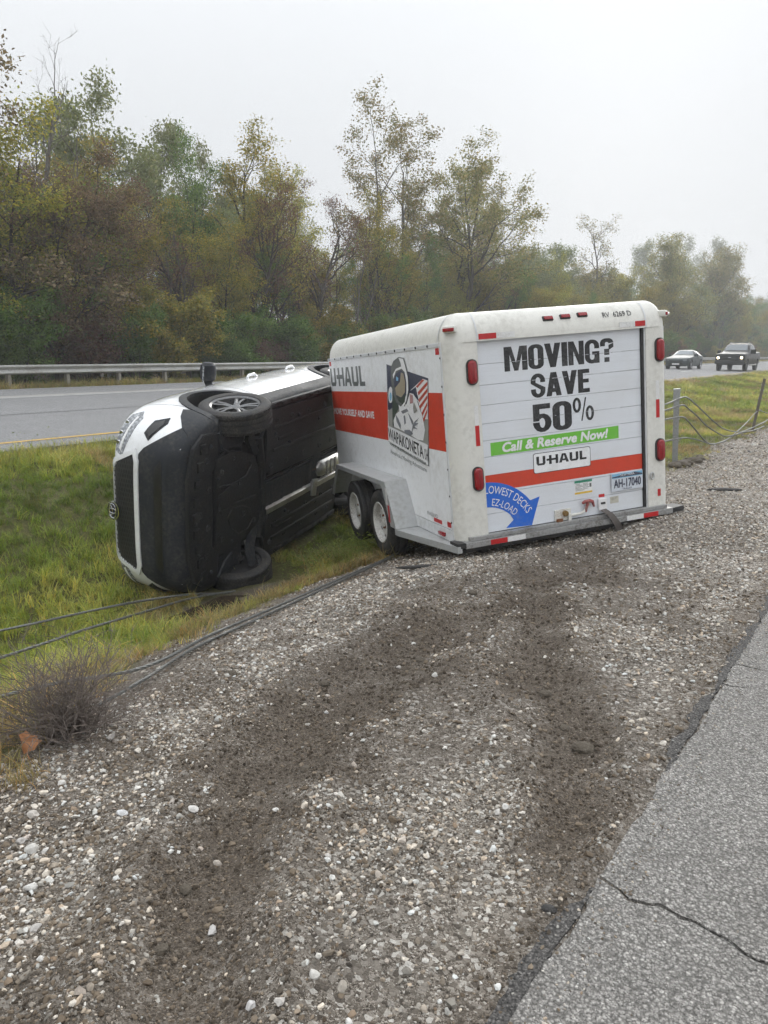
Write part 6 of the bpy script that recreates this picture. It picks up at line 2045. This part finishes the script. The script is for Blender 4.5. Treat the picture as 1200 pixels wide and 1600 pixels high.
def make_wood():
    """the mass of the wood behind the trees one can tell apart"""
    rs = np.random.RandomState(77)
    col_keys = ['green', 'thin_olive', 'sparse_brown', 'yellow', 'pale', 'shrub_green', 'shrub_yellow', 'shrub_brown']
    mids = []
    for k in col_keys:
        tm, lm, H = PROTO[k]
        a = bpy.data.objects.new('t', tm); b = bpy.data.objects.new('l', lm)
        bm = bmesh.new(); bm.from_mesh(tm)
        n0 = len(bm.faces)
        bm.free()
        # joined copy of both meshes, colours kept
        nv = len(tm.vertices)
        v = np.zeros(nv * 3, np.float32); tm.vertices.foreach_get('co', v)
        w = np.zeros(len(lm.vertices) * 3, np.float32); lm.vertices.foreach_get('co', w)
        li = np.zeros(len(tm.loops), np.int32); tm.loops.foreach_get('vertex_index', li)
        lj = np.zeros(len(lm.loops), np.int32); lm.loops.foreach_get('vertex_index', lj)
        lt = np.zeros(len(tm.polygons), np.int32); tm.polygons.foreach_get('loop_total', lt)
        lu = np.zeros(len(lm.polygons), np.int32); lm.polygons.foreach_get('loop_total', lu)
        c = np.zeros(len(lm.polygons) * 4, np.float32); lm.attributes['col'].data.foreach_get('color', c)
        cc = np.concatenate([np.tile(np.array([.06, .05, .04, 1], np.float32), len(lt)), c])
        me = mesh_np('wood_' + k, np.concatenate([v, w]).reshape(-1, 3), np.concatenate([li, lj + nv]), np.concatenate([lt, lu]), [M_LEAF, M_BARK], {'col': ('FACE', 'FLOAT_COLOR', 'color', cc)})
        mi = np.concatenate([np.ones(len(lt), np.int32), np.zeros(len(lu), np.int32)])
        me.polygons.foreach_set('material_index', mi)
        mids.append((me, H))
        bpy.data.objects.remove(a); bpy.data.objects.remove(b)
    P, S, K = [], [], []
    def row(x0, x1, y0, y1, n, kinds, h0, h1):
        for _ in range(n):
            k = kinds[rs.randint(len(kinds))]
            x, y = rs.uniform(x0, x1), rs.uniform(y0, y1)
            P.append((x, y)); K.append(k); S.append(rs.uniform(h0, h1) / mids[k][1])
    row(-31, -26.5, -4, 40, 22, [0, 1, 2, 3, 3, 1], 6.0, 9.0)
    row(-44, -32, 0, 70, 38, [0, 1, 4, 4, 2, 3], 7.5, 11.5)
    row(-32, -26.5, 40, 110, 30, [0, 3, 1, 3], 6.0, 9.0)
    row(-45, -32, 66, 110, 26, [0, 4, 1, 3], 9.5, 13.5)
    row(-45, -32, 100, 160, 26, [0, 4, 1, 3], 9.0, 13.0)
    row(-36, -26.5, 100, 210, 44, [0, 4, 1, 3], 7.0, 12.0)
    row(-75, -40, 190, 330, 26, [0, 4, 4, 1], 12, 20)
    row(-26.4, -24.2, -2, 60, 44, [5, 6, 5, 7], 1.6, 3.2)
    row(-27.5, -24.2, 60, 190, 80, [5, 6, 5, 7], 2.2, 4.2)
    P = np.array(P); z = ground_z(P[:, 0], P[:, 1]); S = np.array(S); n = len(P)
    rot = np.stack([rs.normal(0, .04, n), rs.normal(0, .04, n), rs.uniform(0, 6.28, n)], 1)
    wd = rs.uniform(.9, 1.25, n)
    o = gn_scatter('woodland', [m for m, _ in mids], np.c_[P, z], rot, np.stack([S * wd, S * wd, S], 1), {}, kind='stuff', label='dense mixed autumn wood behind the guardrail', cat='wood')
    a = o.data.attributes['pick']; a.data.foreach_set('value', np.array(K, np.int32))


make_wood()

# ------------------------------------------------------------------ grass
def mat_grass():
    t = NT('grass_blade')
    tone = t.attr('tone', 'INSTANCER', 2)
    dry = t.attr('hue', 'INSTANCER', 2)
    g = t.ramp(tone, [(0, (.085, .14, .024)), (.35, (.185, .275, .042)), (.7, (.32, .395, .07)), (1, (.54, .52, .15))])
    d = t.ramp(tone, [(0, (.17, .115, .055)), (.5, (.31, .23, .115)), (1, (.44, .36, .20))])
    oi = t.node('ShaderNodeObjectInfo')
    c = t.mix(dry, g, d)
    hgt = t.attr('bcol')
    c = t.mix(1.0, c, hgt, 'MULTIPLY')
    t.done(c, .6, 0, None, .3)
    tr = t.node('ShaderNodeBsdfTranslucent'); t.l.new(c, tr.inputs[0])
    mx = t.node('ShaderNodeMixShader'); mx.inputs[0].default_value = .4
    t.l.new(t.p.outputs[0], mx.inputs[1]); t.l.new(tr.outputs[0], mx.inputs[2]); t.l.new(mx.outputs[0], t.out.inputs[0])
    return t.mat


M_GRASS = mat_grass()


def clump(seed, n, rad, h, w, bend):
    """tuft of bent tapering blades; unit: metres"""
    rs = np.random.RandomState(seed)
    V, F, T, C = [], [], [], []
    for k in range(n):
        a, rr = rs.uniform(0, 6.28), rad * math.sqrt(rs.rand())
        x, y = rr * math.cos(a), rr * math.sin(a)
        az = rs.uniform(0, 6.28); hh = h * rs.uniform(.45, 1.15); b = bend * rs.uniform(.3, 1.5)
        dx, dy = math.cos(az), math.sin(az); px, py = -dy, dx
        ww = w * rs.uniform(.7, 1.3)
        col = rs.uniform(.72, 1.28)
        yel = rs.rand() < .18
        i = len(V)
        for t, wk in ((0, 1), (.4, .9), (.75, .6)):
            z = hh * (t - .35 * b * t * t); o = hh * b * t * t
            for s in (-1, 1): V.append((x + dx * o + px * s * ww * wk / 2, y + dy * o + py * s * ww * wk / 2, z - .01))
        V.append((x + dx * hh * b, y + dy * hh * b, hh * (1 - .35 * b) - .01))
        for q in ((0, 1, 3, 2), (2, 3, 5, 4), (4, 5, 6)):
            F += [i + j for j in q]; T.append(len(q)); C.append((col * (1.5 if yel else 1), col * (1.15 if yel else 1), col * (.9 if yel else 1), 1))
    return mesh_np('tuft', np.array(V), np.array(F), np.array(T), M_GRASS, {'bcol': ('FACE', 'FLOAT_COLOR', 'color', np.array(C))})


def make_grass():
    rs = np.random.RandomState(23)
    tm = [clump(k, 26, .075, .17, .0058, .55) for k in range(6)] + [clump(20 + k, 22, .09, .24, .0065, .9) for k in range(4)]
    P, S, DRY = [], [], []
    def band(x0, x1, y0, y1, dens, s0, s1):
        n = int((x1 - x0) * (y1 - y0) * dens)
        P.append(np.stack([rs.uniform(x0, x1, n), rs.uniform(y0, y1, n)], 1)); S.append(rs.uniform(s0, s1, n))
    band(-9.1, -2.3, -1, 9, 210, .55, 1.2)
    band(-9.2, -2.5, 9, 22, 130, .45, .85)
    band(-9.2, -2.5, 22, 70, 34, .7, 1.3)
    band(-22.0, -21.4, 4, 60, 30, .8, 1.8)
    band(-24.5, -22.0, 4, 60, 16, 1.0, 2.2)
    band(-22.8, -21.4, 60, 160, 9, 1.2, 2.4)
    p, s = np.concatenate(P), np.concatenate(S)
    G, D, W = zones(p[:, 0], p[:, 1])
    edge = p[:, 0] - grass_edge(p[:, 1])
    keep = rs.rand(len(p)) < np.clip(G * 1.1, 0, 1)
    keep |= (np.abs(edge - .05) < .25) & (rs.rand(len(p)) < .10) & (p[:, 1] > 2.5)
    # car footprint and wheel places are pressed flat
    for cx, cy, r in ((-5.6, 4.7, .30), (-5.0, 4.7, .50), (-5.2, 5.2, .42), (-5.4, 5.5, .35), (-5.9, 5.5, .35), (-6.3, 6.5, .45), (-6.8, 7.5, .5), (-6.6, 5.9, .4), (-7.2, 6.7, .5)):
        keep &= np.hypot(p[:, 0] - cx, p[:, 1] - cy) > r
    p, s, edge = p[keep], s[keep], edge[keep]
    n = len(p)
    lush = fbm(p[:, 0] * .8, p[:, 1] * .8, 81, 4)
    dryn = fbm(p[:, 0] * 1.3, p[:, 1] * 1.3, 86, 4)
    near = sstep(-.75, .1, edge) * sstep(-8, -7, p[:, 0])
    dry = np.clip(sstep(.50, .66, dryn) * .75 + near * rs.uniform(.0, .8, n) + sstep(-8.0, -9.0, p[:, 0]) * .30 + rs.uniform(-.15, .2, n), 0, 1)
    dry = np.where(p[:, 0] < -21, rs.uniform(.3, 1, n), dry)
    dry = np.where((p[:, 1] > 9) & (p[:, 0] > -21), np.clip(dry + .06, 0, 1), dry)
    tone = np.clip(lush * 1.7 - .36 + rs.normal(0, .14, n), 0, 1)
    s = s * (.36 + .75 * lush) * np.where(near > .4, .65, 1)
    z = ground_z(p[:, 0], p[:, 1])
    rot = np.stack([rs.normal(0, .22, n), rs.normal(0, .22, n), rs.uniform(0, 6.28, n)], 1)
    sc = np.stack([s, s, s * rs.uniform(.8, 1.2, n)], 1)
    far = p[:, 1] > 22
    sc[far, :2] *= 1.8
    gn_scatter('grass', tm, np.c_[p, z], rot, sc, {'tone': tone, 'hue': dry}, kind='stuff', label='long green grass with dry yellow patches in the ditch', cat='grass')
    # dry orange tufts along the gravel under the trailer and by the muddy hollow
    q = []
    for (x, y), k in (((-4.42, 4.45), 30), ((-4.42, 4.9), 50), ((-4.32, 5.4), 46), ((-4.20, 5.8), 30), ((-4.25, 3.6), 16), ((-3.9, 3.1), 12), ((-2.62, 1.12), 10), ((-3.9, 6.4), 20)):
        q.append(np.stack([rs.normal(x, .10, k), rs.normal(y, .16, k)], 1))
    q = np.concatenate(q); n = len(q)
    rot = np.stack([rs.normal(0, .25, n), rs.normal(0, .25, n), rs.uniform(0, 6.28, n)], 1)
    s = rs.uniform(.35, .85, n)
    gn_scatter('dry_grass', tm, np.c_[q, ground_z(q[:, 0], q[:, 1])], rot, np.repeat(s[:, None], 3, 1), {'tone': rs.uniform(.2, 1, n), 'hue': rs.uniform(.7, 1, n)}, kind='stuff', label='dry orange grass along the gravel edge', cat='grass')


make_grass()


def make_weeds():
    """small broad-leaved weeds among the grass by the trailer wheels"""
    rs = np.random.RandomState(5)
    ms = []
    for k in range(4):
        V, F = [], []
        for b in range(46):
            st = rs.rand(); h = .02 + .30 * rs.rand(); a = rs.uniform(0, 6.28); r = .02 + .10 * rs.rand()
            c = np.array([r * math.cos(a), r * math.sin(a), h])
            u = np.array([math.cos(a), math.sin(a), rs.uniform(-.4, .5)]); u /= np.linalg.norm(u)
            w = np.cross(u, [0, 0, 1]); L = rs.uniform(.010, .022)
            i = len(V); V += [c, c + u * L + w * L * .4, c + u * 2 * L, c + u * L - w * L * .4]; F += [i, i + 1, i + 2, i + 3]
        n = len(F) // 4
        C = np.c_[np.repeat(rs.uniform(.6, 1.1, (n, 1)), 3, 1), np.ones(n)]
        ms.append(mesh_np('weed', np.array(V), np.array(F), np.full(n, 4), M_GRASS, {'bcol': ('FACE', 'FLOAT_COLOR', 'color', C)}))
    q = np.concatenate([np.stack([rs.normal(-4.85, .25, 70), rs.normal(5.85, .35, 70)], 1), np.stack([rs.normal(-5.0, .3, 40), rs.normal(6.2, .3, 40)], 1), np.stack([rs.uniform(-9.1, -8.7, 30), rs.uniform(2, 9, 30)], 1)])
    n = len(q)
    rot = np.stack([rs.normal(0, .2, n), rs.normal(0, .2, n), rs.uniform(0, 6.28, n)], 1)
    s = rs.uniform(.5, 1.1, n)
    gn_scatter('weeds', ms, np.c_[q, ground_z(q[:, 0], q[:, 1])], rot, np.repeat(s[:, None], 3, 1), {'tone': rs.uniform(.15, .7, n), 'hue': rs.uniform(0, .25, n)}, kind='stuff', label='small leafy weeds by the trailer wheels', cat='weeds')


make_weeds()

# ------------------------------------------------------------------ small things on the ground
def dead_bush():
    rs = random.Random(3)
    x, y = -2.82, 1.56
    T = empty('dead_bush', 'dry grey twiggy bush at the gravel edge on the left', 'bush', matrix=Matrix.Translation((x, y, float(ground_z(x, y)))))
    m = MB()
    fm = worn('dry_twig', (.17, .14, .12), .9, dirt=(.08, .06, .05), amount=.5, scale=10, var=.4)
    for k in range(270):
        a = rs.uniform(0, 6.28); tilt = rs.uniform(.05, 1.25)
        d = Vector((math.cos(a) * math.sin(tilt), math.sin(a) * math.sin(tilt), math.cos(tilt)))
        p = Vector((rs.gauss(0, .06), rs.gauss(0, .06), -.01))
        L = rs.uniform(.20, .52); pts = [p.copy()]
        for i in range(5):
            d = (d + Vector((rs.gauss(0, .22), rs.gauss(0, .22), rs.gauss(0, .18) - .05))).normalized()
            p = p + d * L / 5; pts.append(p.copy())
        m.tube(pts, [.0026, .0023, .002, .0017, .0013, .0008], 3, cap=False)
        for j in range(4):
            q = pts[rs.randint(2, 5)]; e = (d + Vector((rs.gauss(0, .7), rs.gauss(0, .7), rs.gauss(0, .5)))).normalized()
            l2 = rs.uniform(.04, .13); q2 = q + e * l2 * .5; e = (e + Vector((rs.gauss(0, .4), rs.gauss(0, .4), rs.gauss(0, .4) - .1))).normalized()
            m.tube([q, q2, q2 + e * l2 * .5], [.0014, .0011, .0006], 3, cap=False)
    m.build('twigs', fm, T, kind='stuff')
    return T


dead_bush()


def fallen_leaf(x, y, dz, s, rot, label):
    out = []
    pts = [(0, -.85), (.22, -.72), (.55, -.70), (.66, -.45), (.98, -.10), (.80, .05), (.72, .45), (.45, .40), (.12, .95), (-.10, .70), (-.42, .55), (-.62, .62), (-.66, .22), (-.95, -.12), (-.68, -.36), (-.55, -.66), (-.2, -.70)]
    bm = bmesh.new()
    c = bm.verts.new((0, 0, 0)); vs = [bm.verts.new((u, v, 0)) for u, v in pts]
    for i in range(len(vs)): bm.faces.new((c, vs[i], vs[(i + 1) % len(vs)]))
    bmesh.ops.subdivide_edges(bm, edges=bm.edges[:], cuts=1, use_grid_fill=True)
    for v in bm.verts:
        u, w = v.co.x, v.co.y
        v.co.z = .62 * u * u - .30 * w * w + .14 * math.sin(5 * u + 2 * w) + .25 * u * w
        v.co *= s
    t = NT('dry_leaf'); n = t.noise(30, 4, .6)
    mat = t.done(t.ramp(n, [(.3, (.22, .09, .035)), (.6, (.40, .19, .09)), (.8, (.50, .28, .15))]), .75, 0, None, .3)
    m = MB(); m.bm(bm)
    m.tube([(0, -s * .9, -.01 * s), (s * .15, -s * 1.5, .02 * s)], s * .035, 5)
    return m.build('fallen_leaf', mat, None, 60, label=label, cat='leaf', loc=(x, y, float(ground_z(x, y)) + dz), rot=rot)


fallen_leaf(-2.74, 1.34, .08, .055, (.75, .5, 1.5), 'orange-brown curled leaf caught in front of the dead bush')


def lump(name, x, y, sx, sy, sz, seed, mat, label, cat, rotz=0.0, sink=.3):
    r = random.Random(seed)
    bm = bmesh.new(); bmesh.ops.create_icosphere(bm, subdivisions=3, radius=1)
    for v in bm.verts:
        n = sum(math.sin(v.co.dot(Vector((r.uniform(-5, 5), r.uniform(-5, 5), r.uniform(-5, 5)))) + r.uniform(0, 6)) * .05 for _ in range(1))
        v.co *= 1 + n + r.uniform(-.07, .07)
        v.co = Vector((v.co.x * sx, v.co.y * sy, v.co.z * sz))
    m = MB().bm(bm)
    return m.build(name, mat, None, 0, label=label, cat=cat, loc=(x, y, float(ground_z(x, y)) + sz * (1 - 2 * sink)), rot=(0, 0, rotz))


M_TARC = worn('tar_chunk', (.028, .027, .026), .8, dirt=(.12, .11, .1), amount=.5, scale=30, bump=.5)
M_CLOD = worn('soil_clod', (.085, .07, .052), .95, dirt=(.17, .15, .12), amount=.6, scale=20, bump=.8)
lump('tar_chunk', -.665, 1.70, .022, .014, .008, 1, M_TARC, 'flat black piece of tar beside the asphalt edge', 'tar', .4)
lump('bark_strip', -1.70, 8.98, .040, .20, .022, 2, M_TARC, 'long dark strip of bark on the gravel right of the trailer', 'bark', -.95)
lump('bark_strip', -2.15, 13.1, .03, .15, .012, 3, M_TARC, 'small dark bark piece on the gravel below the sagging cables', 'bark', .5)
for k, (x, y, s) in enumerate(((-2.70, 10.7, .09), (-2.66, 10.95, .11), (-2.68, 11.2, .08), (-2.64, 11.45, .10), (-2.60, 11.7, .07), (-2.66, 11.95, .06))):
    lump('soil_clod', x, y, s, s * 1.4, s * .55, 60 + k, M_CLOD, 'dark clod of turned-up soil at the foot of the upright post', 'soil', k * .7)['group'] = 'clods at the foot of the upright post'
lump('soil_clod', -.92, 2.62, .045, .035, .022, 5, M_CLOD, 'dark soil clod in the rut near the asphalt, by the right edge', 'soil', .3)
lump('bark_strip', -3.0, 4.7, .022, .24, .016, 6, M_TARC, 'dark stick lying on the gravel left of the trailer corner', 'bark', -.75)
for k, (x, y, s) in enumerate(((-2.0, 3.1, .030), (-2.25, 2.6, .028), (-1.75, 1.9, .024), (-1.6, 1.2, .022), (-1.25, 3.0, .03), (-1.05, 2.75, .026), (-2.3, 4.2, .035), (-1.9, 4.7, .03), (-1.45, 1.0, .02), (-2.7, 2.4, .03))):
    lump('soil_clod', x, y, s, s * .8, s * .5, 30 + k, M_CLOD, 'small dark clod of soil lying in the churned-up gravel', 'soil', k)['group'] = 'clods in the churned gravel'

# muddy puddle where the lower wheel dug in
t = NT('muddy_water')
nz = t.noise(6, 3, .5)
M_MUD = t.done(t.ramp(nz, [(.35, (.030, .022, .014)), (.65, (.060, .046, .030))]), .09, 0, t.bump(nz, .01, .15), .5)
rs_ = random.Random(8)
zc = float(ground_z(-4.85, 4.25)) + .012
pud = [(-4.88 + (.34 + .06 * math.sin(3 * a + 1)) * math.cos(a), 4.3 + (.5 + .1 * math.sin(2 * a)) * math.sin(a)) for a in np.linspace(0, 2 * math.pi, 40)[:-1]]
MB().prism(pud, 'z', zc - .05, zc).build('puddle', M_MUD, None, 0, kind='structure', label='small brown puddle beside the lower front wheel of the car', cat='puddle')

# ------------------------------------------------------------------ morning fog: even air round the camera and the whole scene
def make_haze():
    mat = bpy.data.materials.new('fog')
    mat.use_nodes = True
    n, l = mat.node_tree.nodes, mat.node_tree.links
    n.clear()
    o = n.new('ShaderNodeOutputMaterial'); v = n.new('ShaderNodeVolumePrincipled')
    v.inputs['Color'].default_value = (.96, .975, 1.0, 1)
    v.inputs['Density'].default_value = .0016
    v.inputs['Anisotropy'].default_value = .0
    l.new(v.outputs[0], o.inputs['Volume'])
    m = MB().box(-430, 430, -210, 710, -3.0, 48.0)
    m.build('haze', mat, None, 0, kind='stuff', label='even pale morning fog over the road and the wood', cat='fog')


make_haze()
